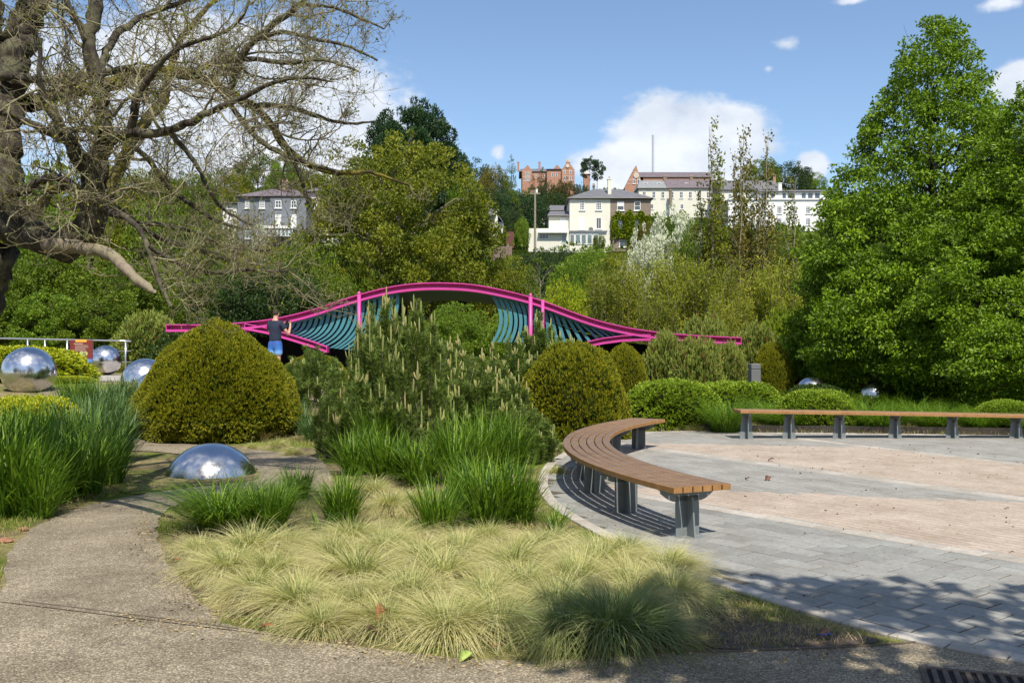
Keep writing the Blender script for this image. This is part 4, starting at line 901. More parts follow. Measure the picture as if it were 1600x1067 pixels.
def brickmat(name, a, b_, mo, bw=1.2, bh=.45, fac=.5):
    m, nt, b = nodes(name); tc = nt.nodes.new('ShaderNodeTexCoord'); mp = nt.nodes.new('ShaderNodeMapping'); mp.inputs['Rotation'].default_value = (R_(90), 0, 0)
    nt.links.new(tc.outputs['Object'], mp.inputs[0]); w = nt.nodes.new('ShaderNodeTexBrick'); nt.links.new(mp.outputs[0], w.inputs['Vector'])
    w.inputs['Color1'].default_value = (*a, 1); w.inputs['Color2'].default_value = (*b_, 1); w.inputs['Mortar'].default_value = (*mo, 1); w.inputs['Scale'].default_value = 1; w.inputs['Brick Width'].default_value = .5; w.inputs['Row Height'].default_value = .16; w.inputs['Mortar Size'].default_value = .012
    nt.links.new(w.outputs[0], b.inputs['Base Color']); b.inputs['Roughness'].default_value = .9; return m
M_['redbrick'] = brickmat('red_brick', (.30, .13, .09), (.38, .19, .125), (.36, .27, .21)); M_['stonetrim'] = simple('limestone_trim', (.5, .44, .38), .9, var=.1, scale=.5)
M_['brownwall'] = simple('brown_brick_wall', (.17, .12, .10), .95, var=.3, scale=2.5)
class House:
    def __init__(s, name, label, D, px0, px1, base, cat='house', group=None, rz=0):
        s.D = D; s.k = D / F; x = (px0 + px1) / 2; s.px = x; s.base = base
        X, Y, Z = at(x, base, D); s.root = empty(name, (X, Y, Z), 0, label, cat, group); s.z0 = Z
    def x(s, px): return (px - s.px) * s.k
    def z(s, py): return (s.base - py) * s.k
    def wall(s, px0, px1, top, mat, dep=8, y0=0, bot=None, name='wall', foot=4):
        mb = MB(); mb.bb(s.x(px0), s.x(px1), y0, y0 + dep, -foot if bot is None else s.z(bot), s.z(top)); return mb.build(name, M_[mat], s.root)
    def gable(s, px0, px1, eave, apexpx, apex, mat, dep=8, y0=0, name='gable', base=None):
        zb = -4 if base is None else s.z(base); P = [(s.x(px0), zb), (s.x(px1), zb), (s.x(px1), s.z(eave)), (s.x(apexpx), s.z(apex)), (s.x(px0), s.z(eave))]
        mb = MB(); mb.sweep([[(p[0], y0, p[1]) for p in P], [(p[0], y0 + dep, p[1]) for p in P]]); return mb.build(name, M_[mat], s.root)
    def roof(s, px0, px1, eave, r0, r1, ridge, mat='slate', dep=8, y0=0, ov=.35, name='roof'):
        e = s.z(eave); r = s.z(ridge); a, b = s.x(px0) - ov, s.x(px1) + ov; y1 = y0 + dep + ov; ya = y0 - ov; ym = (ya + y1) / 2; A, B = s.x(r0), s.x(r1)
        if r0 <= px0: A = a
        if r1 >= px1: B = b
        mb = MB(); mb.add([(a, ya, e), (b, ya, e), (b, y1, e), (a, y1, e), (A, ym, r), (B, ym, r), (a, ya, e - .18), (b, ya, e - .18), (b, y1, e - .18), (a, y1, e - .18)],
               [(0, 1, 5, 4), (1, 2, 5), (2, 3, 4, 5), (3, 0, 4), (0, 6, 7, 1), (1, 7, 8, 2), (2, 8, 9, 3), (3, 9, 6, 0), (6, 9, 8, 7)]); o = mb.build(name, M_[mat], s.root)
        g = MB(); g.tube([(a, ya - .06, e - .08), (b, ya - .06, e - .08)], .07, 6); g.build('gutter', M_['blackplastic'], s.root); return o
    def chimney(s, px0, px1, top, bot, mat='brownr', y=3, pots=2, dep=.9):
        mb = MB(); a, b = s.x(px0), s.x(px1); mb.bb(a, b, y, y + dep, s.z(bot) - .3, s.z(top)); mb.bb(a - .06, b + .06, y - .06, y + dep + .06, s.z(top), s.z(top) + .15); o = mb.build('chimney', M_[mat], s.root)
        for i in range(pots):
            q = MB(); X = a + (b - a) * (i + .5) / pots; q.tube([(X, y + dep / 2, s.z(top) + .15), (X, y + dep / 2, s.z(top) + .55)], .11, 8); q.build('chimney_pot', simple('pot', (.4, .25, .17), .9) if 'pot' not in M_ else M_['pot'], o)
    def window(s, px0, px1, py0, py1, y0=0, bars=(1, 1), pane='glass', sill=True, rows=None, low=None, arch=False):
        a, b, t, u = s.x(px0), s.x(px1), s.z(py0), s.z(py1); fr = MB(); w = .085
        fr.bb(a, a + w, y0 - .05, y0 + .03, u, t); fr.bb(b - w, b, y0 - .05, y0 + .03, u, t); fr.bb(a + w, b - w, y0 - .049, y0 + .03, t - w, t); fr.bb(a + w, b - w, y0 - .049, y0 + .03, u, u + w)
        nx, nz = bars
        for i in range(1, nx): X = a + (b - a) * i / nx; fr.bb(X - .03, X + .03, y0 - .045, y0 + .02, u + w, t - w)
        for i in range(1, nz): Z = u + (t - u) * i / nz; fr.bb(a + w, b - w, y0 - .044, y0 + .02, Z - .03, Z + .03)
        if sill: fr.bb(a - .12, b + .12, y0 - .15, y0 - .001, u - .12, u - .002)
        f = fr.build('window', M_['wframe'], s.root); p = MB(); p.bb(a + w, b - w, y0 - .02, y0 - .004, u + w, t - w); p.build('pane', M_[pane], f)
        if low: q = MB(); z = u + (t - u) * low; q.bb(a + w + .01, b - w - .01, y0 - .030, y0 - .021, z, t - w - .01); q.build('blind', M_['blind'], f)
        return f
M_['pot'] = simple('clay_pot', (.4, .25, .17), .9)
# main house --------------------------------------------------------------
h = House('villa', 'large two tone villa, cream left half and brown ivy covered right half, hipped slate roof', 150, 890, 1017, 386)
h.wall(890, 953.5, 310, 'cream', 9); h.wall(953.5, 1017, 310, 'brownr', 9)
h.roof(890, 1017, 309.5, 931, 975, 288.5, 'slate', 9); h.chimney(951.5, 956.8, 278, 300, 'cream', 1.6, 1, .9); h.chimney(931, 934, 283, 290, 'brownr', 5, 2)
for a, b, c, d, nb in ((905.7, 913.5, 314, 328.5, (3, 4)), (931, 940, 314, 328.5, (3, 4)), (905, 913.5, 340, 358.5, (2, 1)), (931.5, 939.6, 340, 358, (2, 1))):
    h.window(a, b, c, d, bars=nb, pane='glass' if c < 330 or a > 920 else 'blind')
for a, b, c, d in ((964.3, 975, 315, 329), (991, 1000.8, 315, 329), (965, 973.2, 342, 358), (990.8, 999, 342, 356), (967.5, 979, 374.5, 386)): h.window(a, b, c, d, bars=(1, 2), low=.5 if d > 340 and d < 380 or a < 965 else None)
# conservatory
mb = MB(); mb.bb(h.x(887), h.x(946), -3.0, -.01, h.z(366), h.z(364)); mb.build('flat_roof', M_['slate_lite'], h.root)
mb = MB(); mb.bb(h.x(888), h.x(945), -2.8, -.02, h.z(369), h.z(366.1)); mb.build('fascia', M_['wframe'], h.root)
for i, (a, b) in enumerate(((888.5, 896), (897, 905), (906, 914), (915, 923), (924, 932.5))): h.window(a, b, 369.3, 385, y0=-2.75, bars=(1, 1), pane='glassgreen', sill=False)
mb = MB(); mb.bb(h.x(888), h.x(945), -2.7, -.03, -3, h.z(369.2)); mb.build('conservatory_wall', M_['cream'], h.root)
# left wings
h.wall(858, 889.9, 336.5, 'cream', 7, .6); h.roof(858, 889, 336, 861, 895, 325, 'slate', 6, .5, .25); h.window(875.6, 885, 339.5, 358.5, y0=.6, bars=(1, 1), pane='blind')
h.wall(860.5, 889.9, 317, 'cream', 5, 8); h.roof(860, 890, 316.5, 864, 893, 304.5, 'slate', 6, 8, .2)
h.wall(825, 887, 361, 'cream', 6, -3.2, name='annex_wall'); h.window(841.5, 856, 369.5, 377.5, y0=-3.2, bars=(3, 1), sill=False); h.window(875, 884, 368.5, 384, y0=-3.2, bars=(1, 2), pane='glassgreen', sill=False)
mb = MB(); mb.bb(h.x(840), h.x(884.5), -4.0, -3.21, h.z(368.6), h.z(366.6)); mb.build('canopy', M_['wframe'], h.root)
# satellite dish
mb = MB(); mb.tube([(h.x(923), -.35, h.z(359)), (h.x(923), -.28, h.z(359))], [.36, .12], 14); mb.tube([(h.x(923), -.28, h.z(359)), (h.x(923), 0, h.z(360))], .03, 6); mb.build('satellite_dish', M_['bollard'], h.root)
# ivy sheet over the brown half
rg = np.random.default_rng(12); n = 9000; px = 955 + rg.random(n) * 60; py = 328 + rg.random(n) * 58
top = 333 + 4 * np.sin(px * .35) + 6 * np.abs((px - 985) / 30) ** 2 * .6; keep = (py > top) & (py < 378 - 10 * (px < 970) + 6 * np.sin(px)) 
for a, b, c, d in ((965, 973.2, 342, 358), (990.8, 999, 342, 356), (967, 980, 372, 388)): keep &= ~((px > a) & (px < b) & (py > c) & (py < d))
px, py = px[keep], py[keep]; n = len(px); C = np.stack([(px - h.px) * h.k, -.05 - rg.random(n) * .45, (386 - py) * h.k], 1); D = unit(rg, n) * .7 + np.array([0, -.6, -.1]); V, Q = leaves(rg, C, D, .34, .28)
obj('ivy', npmesh('ivy', V, Q, mats=[M_['ivy']], rnd=np.repeat(rg.random(n), 4)), h.root)
# garden front hedge of the villa is placed with the shrubs
# brown terrace wall and gate near lilac house
h2 = House('lilac_house', 'lilac grey house end with cream gable, seen right of the round olive tree', 120, 735, 785, 384)
h2.wall(735, 771, 336.5, 'lilac_r', 6); h2.roof(735, 772, 336, 735, 764, 316, 'slate', 7, 0, .25); h2.gable(771.1, 777.5, 334, 775, 329, 'cream', .5, -.1); h2.wall(779, 786, 345, 'whiter', 4, 1, bot=362)
h2.chimney(755.5, 762, 311.5, 318, 'brownr', 3, 2); h2.window(754, 759, 341, 357.5, bars=(1, 2)); mb = MB(); mb.tube([(h2.x(778.2), .0, -2), (h2.x(778.2), .0, h2.z(334))], .06, 6); mb.build('drainpipe', M_['blackplastic'], h2.root)
mb = MB(); mb.sweep([[(h2.x(771), 0.5, h2.z(325)), (h2.x(786), 0.5, h2.z(345)), (h2.x(786), 6, h2.z(345)), (h2.x(771), 6, h2.z(325))], [(h2.x(771), 0.5, h2.z(327)), (h2.x(786), 0.5, h2.z(347)), (h2.x(786), 6, h2.z(347)), (h2.x(771), 6, h2.z(327))]]); mb.build('lean_to_roof', M_['slate'], h2.root)
mb = MB(); mb.bb(h2.x(780), h2.x(785), .8, 1.2, h2.z(367), h2.z(362.5)); mb.build('oil_tank', M_['bollard'], h2.root)
w_ = House('garden_wall', 'low brown garden wall below the lilac house', 118, 762, 800, 398, 'wall'); w_.wall(762, 800, 385, 'brownwall', .5, foot=3)
w_ = House('driveway_gate', 'dark red timber gate between the lilac house and the tall hedge', 126, 791, 803, 376, 'gate'); M_['redgate'] = simple('dark_red_boards', (.13, .045, .04), .8, var=.25)
for i in range(6): mb = MB(); mb.bb(w_.x(791 + i * 2) + .01, w_.x(793 + i * 2) - .01, 0, .05, -1, w_.z(362)); mb.build('plank', M_['redgate'], w_.root)
h3 = House('long_slate_cottage', 'low cottage with grey slate roof and white pointed dormer left of the villa', 165, 805, 862, 372); h3.wall(806, 862, 352, 'cream', 7); h3.roof(806, 862, 351.5, 800, 865, 335, 'slate_purple', 7)
h3.gable(842, 856, 348, 852, 340, 'wframe', 3, -1.2, name='dormer', base=353); h3.roof(841, 857.5, 353, 852, 852, 339, 'wframe', 1.6, -1.4, .1); h3.window(839, 846, 354, 358, bars=(1, 1), pane='glassgreen'); h3.chimney(843, 848, 329, 336, 'brownr', 3, 1)
# terrace right of villa
h4 = House('cream_terrace', 'long cream terrace with grey and purple slate roofs above the villa', 225, 998, 1125, 330); h4.wall(998, 1044, 294.5, 'cream', 9); h4.wall(1044.05, 1125, 294, 'cream', 9)
h4.roof(998, 1044, 294, 1003, 1044, 277, 'slate_lite', 9); h4.roof(1044.1, 1125, 293.5, 1044.1, 1125, 275.5, 'slate_purple', 9); h4.chimney(1041, 1046.5, 272, 280, 'brownr', 4, 3); h4.chimney(1083, 1088, 272, 280, 'brownr', 4, 3); h4.chimney(1044, 1048, 301, 322, 'brownr', -2, 1)
for x in (1004, 1019, 1033, 1047.5, 1062, 1076, 1090, 1104): h4.window(x, x + 5.2, 299.5, 310, bars=(2, 2))
for x in (1016, 1063): h4.window(x, x + 5, 319, 327, bars=(2, 1))
for x in (1008, 1029, 1072): h4.window(x, x + 6, 283.4, 287, y0=2.2, bars=(1, 1), sill=False)
h5 = House('brick_gable_hall', 'red brick hall with pointed gable and long slate roof behind the cream terrace', 262, 976, 1112, 312); h5.gable(976.5, 1005, 293, 994, 258.5, 'redbrick', 6, -.1); h5.wall(1005.1, 1112, 277, 'redbrick', 9); h5.roof(1001, 1112, 276.5, 1001, 1112, 264, 'slate_purple', 10, 0, .2)
mb = MB(); mb.tube([(h5.x(994), -.3, h5.z(274.5)), (h5.x(994), -.11, h5.z(274.5))], .75, 18); mb.build('clock_face', M_['stonetrim'], h5.root); h5.window(989, 992.3, 279, 287.5, y0=-.12, bars=(1, 1)); h5.window(996, 999.3, 279, 287.5, y0=-.12, bars=(1, 1))
mb = MB()
for py in (269, 281, 287): mb.bb(h5.x(994 - (py - 258.5) * .5), h5.x(994 + (py - 258.5) * .32), -.16, -.11, h5.z(py + .8), h5.z(py))
mb.build('stone_band', M_['stonetrim'], h5.root)
h6 = House('slate_roofed_block', 'cream block with long grey roof behind the tall saplings', 215, 1125, 1222, 330); h6.wall(1125.5, 1221, 297, 'cream', 9); h6.roof(1125.5, 1221, 296.5, 1125.5, 1218, 277, 'slate', 9); h6.chimney(1216, 1220, 270, 280, 'redbrick', 4, 2)
for x in (1138, 1152, 1166, 1180, 1194): h6.window(x, x + 5, 303, 313, bars=(2, 2))
h7 = House('white_terrace', 'white rendered terrace with a row of attic windows left of the big hornbeam', 190, 1138, 1300, 356); h7.wall(1138, 1300, 311, 'whiter', 9); h7.wall(1190, 1300, 298.5, 'whiter', 8, 1.0, bot=312, name='attic_wall'); h7.roof(1188, 1300, 298, 1192, 1300, 290.5, 'slate', 8, 1.0)
for x0, x1 in ((1191, 1204), (1206, 1212), (1224, 1231), (1232, 1245), (1254, 1262), (1264, 1273), (1275, 1284)): h7.window(x0, x1, 300, 309.5, y0=1.0, bars=(1, 1), sill=False)
for x in (1150, 1172, 1190, 1214, 1238, 1259, 1280): h7.window(x, x + 7.5, 322.5, 334, bars=(3, 4)); h7.window(x, x + 7.5, 341, 352, bars=(3, 4))
mb = MB(); mb.bb(h7.x(1138), h7.x(1300), -.25, -.001, h7.z(312.5), h7.z(310.6)); mb.build('cornice', M_['whiter'], h7.root); h7.chimney(1223, 1228.3, 283, 297, 'whiter', 3, 0)
# red brick institution on the hilltop
h8 = House('red_brick_college', 'red brick Victorian building with stepped gables and tall chimneys on the hilltop', 300, 812, 900, 300, 'building'); h8.wall(815, 880, 268.5, 'redbrick', 12); h8.roof(812, 884, 268, 814, 884, 258.5, 'slate', 12, 0, .2)
h8.gable(816, 831, 268, 824.5, 259, 'redbrick', 4, -1.5); h8.gable(864, 877, 266, 870, 258.5, 'redbrick', 4, -1.2); h8.wall(854, 875.5, 268.5, 'redbrick', 4, -3); mb = MB(); mb.bb(h8.x(853.5), h8.x(876.5), -3.3, .5, h8.z(268.5), h8.z(267.2)); mb.build('parapet', M_['blackplastic'], h8.root)
h8.gable(877, 897, 268, 886.5, 253.5, 'redbrick', 10, -2.5); mb = MB(); mb.bb(h8.x(884), h8.x(890.5), -2.4, -1, h8.z(256), h8.z(251.5)); mb.build('gable_cap', M_['stonetrim'], h8.root)
h8.chimney(808.5, 811.5, 250, 262, 'redbrick', 4, 0, 1); h8.chimney(842, 845.2, 250, 262, 'redbrick', 4, 0, 1)
mb = MB(); mb.tube([(h8.x(886), -2.75, h8.z(262)), (h8.x(886), -2.51, h8.z(262))], .55, 16); mb.build('round_window', M_['stonetrim'], h8.root)
for x, y, z in ((820.5, 271, -1.5), (825, 271, -1.5), (820.5, 279, -1.5), (825, 279, -1.5), (861, 273, -3), (867, 273, -3), (880, 268.5, -2.5), (889, 268.5, -2.5), (880, 278, -2.5), (889, 278, -2.5), (836, 272, 0), (848, 272, 0)): h8.window(x, x + 3, y, y + 6, y0=z, bars=(1, 2), sill=False)
mb = MB()
for py in (269.5, 277.5, 284): mb.bb(h8.x(877.2), h8.x(896.8), -2.56, -2.51, h8.z(py + .7), h8.z(py)); mb.bb(h8.x(816.2), h8.x(830.8), -1.56, -1.51, h8.z(py + .7), h8.z(py)); 
mb.build('stone_band', M_['stonetrim'], h8.root)
h9 = House('brick_turret', 'small red brick turret with stone cap beside the twin pines on the hilltop', 290, 911, 922, 300, 'tower'); h9.wall(912, 921, 272, 'redbrick', 2.2); h9.roof(911, 922, 272, 916, 917, 266, 'stonetrim', 2.2, 0, .1)
# blue grey house left
h10 = House('blue_grey_house', 'blue grey house with purple hipped roof seen through the bare branches', 130, 371, 479, 374); h10.wall(371, 423, 307.6, 'greyblue', 8); h10.wall(423.05, 479, 307.4, 'greyblue', 8, -.3); h10.roof(371, 479, 306.8, 412, 449, 288, 'slate_purple', 8); h10.chimney(427, 442, 279, 292, 'brownr', 3.2, 2, 1.2)
for a, b in ((383, 389.5), (405.6, 413.5)): h10.window(a, b, 314, 325.6, bars=(3, 3))
for a, b in ((431, 440.5), (455.5, 464)): h10.window(a, b, 314, 325.6, y0=-.3, bars=(2, 2)); h10.window(a, b, 336, 354, y0=-.3, bars=(1, 1), pane='blind')
mb = MB(); mb.bb(h10.x(420), h10.x(466), -2.8, -.31, h10.z(361), h10.z(357)); mb.build('conservatory_roof', M_['wframe'], h10.root)
for i in range(7): h10.window(423 + i * 6, 428.4 + i * 6, 361.5, 373, y0=-2.6, pane='glassgreen', sill=False)
h10.window(383, 393, 356, 373, bars=(2, 1), pane='glassgreen')
h11 = House('pale_pink_house', 'pale pink house mostly hidden behind the round olive tree', 134, 480, 520, 374); h11.wall(480, 520, 300, 'pinkr', 8); h11.roof(480, 520, 299.5, 486, 514, 286, 'slate', 8); h11.window(488, 495, 315, 326, bars=(2, 2)); h11.window(488, 495, 338, 352, bars=(2, 2))
h12 = House('white_outhouse', 'small white outbuilding at the left end of the blue grey house', 133, 348, 370, 332); h12.wall(348, 370, 318, 'whiter', 5, foot=6); h12.roof(348, 370, 317.5, 350, 368, 312, 'slate', 5); h12.window(355, 363, 321, 326)
# mast and pole
def lattice(px, top, base, D, w, label):
    x, y, zb = at(px, base, D); zt = CAMH + (HZ - top) / F * D; o = empty('radio_mast', (x, y, zb), 0, label, 'mast'); H = zt - zb; ts = MB(); n = 26
    P = [(w * math.cos(a), w * math.sin(a)) for a in (0, 2.09, 4.19)]
    for p in P: ts.tube([(p[0], p[1], 0), (p[0], p[1], H)], .06, 4)
    for i in range(n):
        for k in range(3): a, b = P[k], P[(k + 1) % 3]; ts.tube([(a[0], a[1], H * i / n), (b[0], b[1], H * (i + 1) / n)], .03, 3)
    ts.build('lattice', simple('galvanised_mast', (.16, .17, .19), .6), o)
lattice(1020, 211, 302, 340, .38, 'thin lattice radio mast rising above the slate roofs')
o = empty('telegraph_pole', at(836, 352, 112), 0, 'wooden telegraph pole standing before the dark conifers', 'pole'); mb = MB(); mb.tube([(0, 0, -4), (0, 0, 4.1)], [.15, .11], 8); mb.build('post', M_['birch'], o); mb = MB(); mb.bb(-.6, .6, -.08, .08, 3.6, 3.75); mb.build('crossarm', M_['birch'], o)
mb = MB(); mb.tube([(.2, 0, 3.75), (.2, 0, 4.2)], .12, 8); mb.build('lamp_head', M_['whiter'], o)
# ---------------------------------------------------------------- trees far and middle
T = place_tree
def TT(P, nm, label, px, top, Y, hw, leaf, rz=0, group=None, cat='tree'): return place_tree(PR[P], nm, label, cat, px, top, Y, hw, leaf, rz, group)
PR['sapling'] = tree_proto('sapling', 31, 11, .62, lambda t: (1 - t) ** .7 * .9 + .15, 380, 5000, .13, .075, .045, (.12, .26), flat=1.3, base=.04, shell=.1, limbs=60, barkm='birch', inner=.6, trunk_top=.94)
PR['hawthorn'] = tree_proto('hawthorn', 33, 8, 3.0, ell, 200, 22000, .16, .13, .15, (.3, .7), base=.05, inner=.3)
TT('pine', 'dark_pine', 'tall dark green pine standing above and behind the round olive tree', 644, 132, 120, 72, 'pine_far', 1)
TT('olive', 'maple_tree', 'large round olive green tree with fresh bronze leaves left of centre', 620, 208, 50, 142, 'olive', .4)
TT('round', 'ash_tree', 'bright green leafy tree at the right flank of the round olive tree', 726, 264, 54, 33, 'fresh', 2)
hl = [('round2', 738, 247, 195, 30, 'dark', 'dark broad tree left of the hilltop conifers'), ('round', 772, 256, 190, 24, 'brownish', 'brownish crown between the dark tree and the tall conifer'),
 ('conifer', 798, 244, 180, 22, 'green', 'tall pointed conifer left of the red brick building'), ('conifer', 781, 262, 172, 20, 'pine_far', 'dark conifer just left of the tallest one'),
 ('conifer', 848, 262, 172, 22, 'dark', 'slim conifer rising in front of the red brick building'), ('conifer', 832, 276, 168, 20, 'pine_far', 'shorter dark conifer in front of the slate roof of the brick building'),
 ('round2', 884, 279, 176, 24, 'yew_dark', 'broad olive brown yew beneath the stepped gable'), ('round', 909, 286, 180, 14, 'pine_far', 'small dark tree beneath the brick turret'),
 ('round', 760, 292, 160, 34, 'dark', 'dark tree above the roof of the lilac house'), ('round2', 815, 298, 158, 36, 'pine_far', 'dark broad tree behind the telegraph pole'), ('round', 866, 300, 168, 26, 'dark', 'dark tree above the left wing of the villa'), ('round2', 795, 322, 140, 22, 'dark', 'dark bush behind the dark red gate'),
 ('tallpine', 921, 244, 275, 13, 'pine_far', 'left one of the twin tall pines beside the brick turret'), ('tallpine', 934, 249, 277, 11, 'pine_far', 'right one of the twin tall pines beside the brick turret'),
 ('round', 1192, 246, 250, 26, 'green', 'green tree above the roofs behind the saplings'), ('round2', 1238, 251, 252, 26, 'dark', 'dark tree above the white terrace'), ('round', 1268, 268, 256, 20, 'fresh', 'small light tree at the right end of the far roofs'),
 ('round2', 402, 236, 210, 34, 'green', 'light green tree on the skyline behind the blue grey house'), ('round', 448, 240, 205, 26, 'fresh', 'vivid green crown on the skyline above the purple roof'), ('round2', 352, 262, 200, 36, 'olive', 'olive tree left above the blue grey house'), ('round', 500, 262, 195, 40, 'olive', 'olive tree right above the purple roof'), ('round2', 300, 268, 190, 40, 'green', 'green tree on the skyline left of the white outhouse'), ('round', 230, 262, 190, 46, 'olive', 'olive crown on the far left skyline'),
 ('round', 815, 338, 138, 11, 'hedge', 'narrow clipped green tree beside the dark red gate'), ('round2', 936, 366, 146, 9, 'green', 'small green bush before the conservatory right end'), ('round', 1008, 345, 146, 10, 'brownish', 'brown leaved bush at the right end of the ivy'),
 ('round', 1212, 372, 62, 34, 'green', 'mid green bushy tree before the white terrace'), ('loose', 1000, 380, 60, 34, 'olive', 'olive scrub tree left under the white hawthorn')]
for i, (P, px, top, Y, hw, lf, lb) in enumerate(hl):
    nm = {'conifer': 'conifer', 'tallpine': 'pine_tree', 'pine': 'pine_tree'}.get(P, 'broadleaf_tree'); TT(P, nm, lb, px, top, Y, hw, lf, i * 1.7, 'trees on the hillside')
TT('hawthorn', 'hawthorn', 'white flowering hawthorn right of the ivy covered villa', 1052, 320, 58, 48, 'white', .5, None); TT('hawthorn', 'hawthorn', 'smaller white flowering hawthorn sprawling left below the other', 1008, 352, 57, 34, 'white', 2.5, None)
TT('round', 'broadleaf_tree', 'green bush mingled with the white hawthorn blossom', 1085, 340, 54, 30, 'green', .9, 'river bank trees'); TT('hawthorn', 'hawthorn', 'pale flowering bush before the blue grey house', 405, 338, 70, 15, 'white', 1.1)
# river bank row behind the shelter
rb = [('loose', 668, 398, 47, 56, 'green', 'green bush directly behind the crest of the pink beam'), ('round', 790, 392, 52, 46, 'olive', 'olive bush over the right half of the shelter'), ('loose', 845, 402, 49, 44, 'green', 'green bush right above the right pink post'), ('round2', 905, 398, 60, 46, 'fresh', 'light green bush below the villa garden'),
 ('round', 955, 420, 50, 44, 'olive', 'olive bush left of the bamboo'), ('round2', 880, 432, 46, 36, 'goldhedge', 'yellow green dome bush above the right slope of the pink beam'), ('round', 560, 408, 46, 48, 'green', 'green bush behind the left slope of the pink beam'), ('round', 715, 470, 38, 44, 'fresh', 'sunlit green shrub seen through the middle of the shelter'), ('round2', 800, 480, 38, 40, 'hedge', 'yellow green shrub seen between the right louvres'), ('round2', 640, 486, 38, 40, 'green', 'green shrub seen through the left of the shelter'),
 ('round', 740, 392, 64, 40, 'green', 'green bush on the bank left of the lilac house wall'), ('round2', 840, 388, 80, 40, 'dark', 'dark bush under the annex wall'), ('round', 920, 384, 92, 34, 'fresh', 'pale green bush under the villa conservatory'), ('round2', 872, 386, 100, 30, 'dark', 'dark green shrub at the foot of the villa annex'), ('round', 970, 392, 90, 30, 'olive', 'olive shrub at the foot of the ivy'), ('round', 800, 398, 84, 26, 'hedge', 'yellow green bush below the brown wall')]
for i, (P, px, top, Y, hw, lf, lb) in enumerate(rb): TT(P, 'broadleaf_tree', lb, px, top, Y, hw, lf, i * 2.1 + 1, 'river bank trees')
lw = [('round', -90, 215, 42, 120, 'green', 'tree at the far left edge behind the bare tree trunk'), ('round2', 20, 262, 40, 90, 'fresh', 'light green tree behind the trunk of the bare tree'), ('round', 118, 236, 44, 84, 'olive', 'olive green tree behind the lower fork of the bare tree'), ('loose', 200, 262, 46, 70, 'olive', 'thin crowned tree right of the bare fork'), ('round2', 268, 292, 44, 76, 'green', 'green tree above the left tip of the pink beam'),
 ('loose', 335, 300, 50, 56, 'olive', 'thin olive tree left below the blue grey house'), ('round', 395, 376, 46, 66, 'olive', 'yellow green tree under the windows of the blue grey house'), ('round2', 470, 372, 45, 60, 'green', 'green tree under the pale pink house'), ('round', 60, 372, 36, 84, 'green', 'green tree behind the left steel sphere'), ('round2', 170, 392, 36, 80, 'green', 'mid green tree behind the red panel'), ('round', 262, 412, 37, 70, 'green', 'green leafy tree behind the left end of the pink beam'), ('round2', 352, 418, 38, 66, 'dark', 'dark tree above the big golden yew'), ('round', 440, 412, 39, 60, 'dark', 'dark green tree behind the man with the camera'), ('round2', 505, 420, 41, 54, 'green', 'green tree over the left louvres'),
 ('round2', -20, 392, 34, 70, 'green', 'green tree at the left end of the railing')]
for i, (P, px, top, Y, hw, lf, lb) in enumerate(lw): TT(P, 'broadleaf_tree', lb, px, top, Y, hw, lf, i * 1.3 + .6, 'trees in the wood behind the railing', 'tree')
for i, (px, top, Y, s, lb) in enumerate(((-10, 470, 33, 1.7, 'green shrub behind the left end of the railing'), (75, 476, 33, 1.6, 'green shrub behind the gap left of the red panel'), (160, 470, 33, 1.7, 'green shrub behind the far steel sphere'), (235, 500, 31.5, 1.2, 'dark reddish shrub under the left tip of the pink beam'), (300, 515, 31, 1.3, 'dark shrub behind the big golden yew'))):
    x, y, z = at(px, top, Y); place_shrub('mixed', 'shrub', lb, 'shrub', x, y, s, 1, 'dark' if i == 4 else None, z - gh(x, y), 'shrubs before the wood', i) if i > 2 else TT('hawthorn', 'broadleaf_tree', lb, px, top - 25, Y, 58, 'green' if i != 1 else 'fresh', i * 1.4, 'shrubs before the wood')
# right part: bamboo, saplings, mixed shrubs
rg = np.random.default_rng(15); S = TubeSet(); Cn = []
for i in range(46):
    a = rg.random() * 6.28; r = rg.random() ** .5 * 1.0; b = np.array([math.cos(a) * r, math.sin(a) * r, 0]); h = 3.6 + 1.6 * rg.random(); lean = np.array([math.cos(a), math.sin(a), 0]) * (.25 + .5 * rg.random())
    P = np.array([b + lean * t ** 2 + [0, 0, h * t] for t in np.linspace(0, 1, 6)]); S.add(P, np.linspace(.016, .005, 6), 4)
    for t in rg.random(16) ** .7: Cn.append(b + lean * t ** 2 + np.array([0, 0, h * t]) + rg.normal(size=3) * .12)
Cn = np.array(Cn); p = cloud(rg, Cn, np.full(len(Cn), .22), 8500, .26, .04, flat=.8, shell=.2, up=-.1)
PR['bamboo'] = dict(crown=npmesh('bamboo_leaves', p[0], p[1], mats=[M_['bamboo']], rnd=p[2]), trunk=S.mesh('bamboo_canes', [M_['birch']]), H=5.2, R=1.6)
for i, (px, top, Y, hw, lb) in enumerate(((955, 408, 36, 40, 'leftmost bamboo clump above the right pink beam'), (1005, 396, 36.5, 44, 'bamboo clump below the white hawthorn'), (1058, 392, 37, 46, 'bamboo clump left of the tall saplings'), (1110, 400, 36, 44, 'bamboo clump around the foot of the saplings'), (1165, 410, 37, 44, 'bamboo clump right of the sapling stems'), (1220, 405, 36, 42, 'bamboo clump against the big hornbeam'), (1030, 450, 34, 36, 'low bamboo clump over the beam end'), (1140, 455, 34, 36, 'low bamboo clump above the right tip of the beam'))):
    place_tree(PR['bamboo'], 'bamboo', lb, 'bamboo', px, top, Y, hw, 'bamboo' if i % 3 else 'olive', i * 1.1, 'bamboo clumps', ground=0.0)
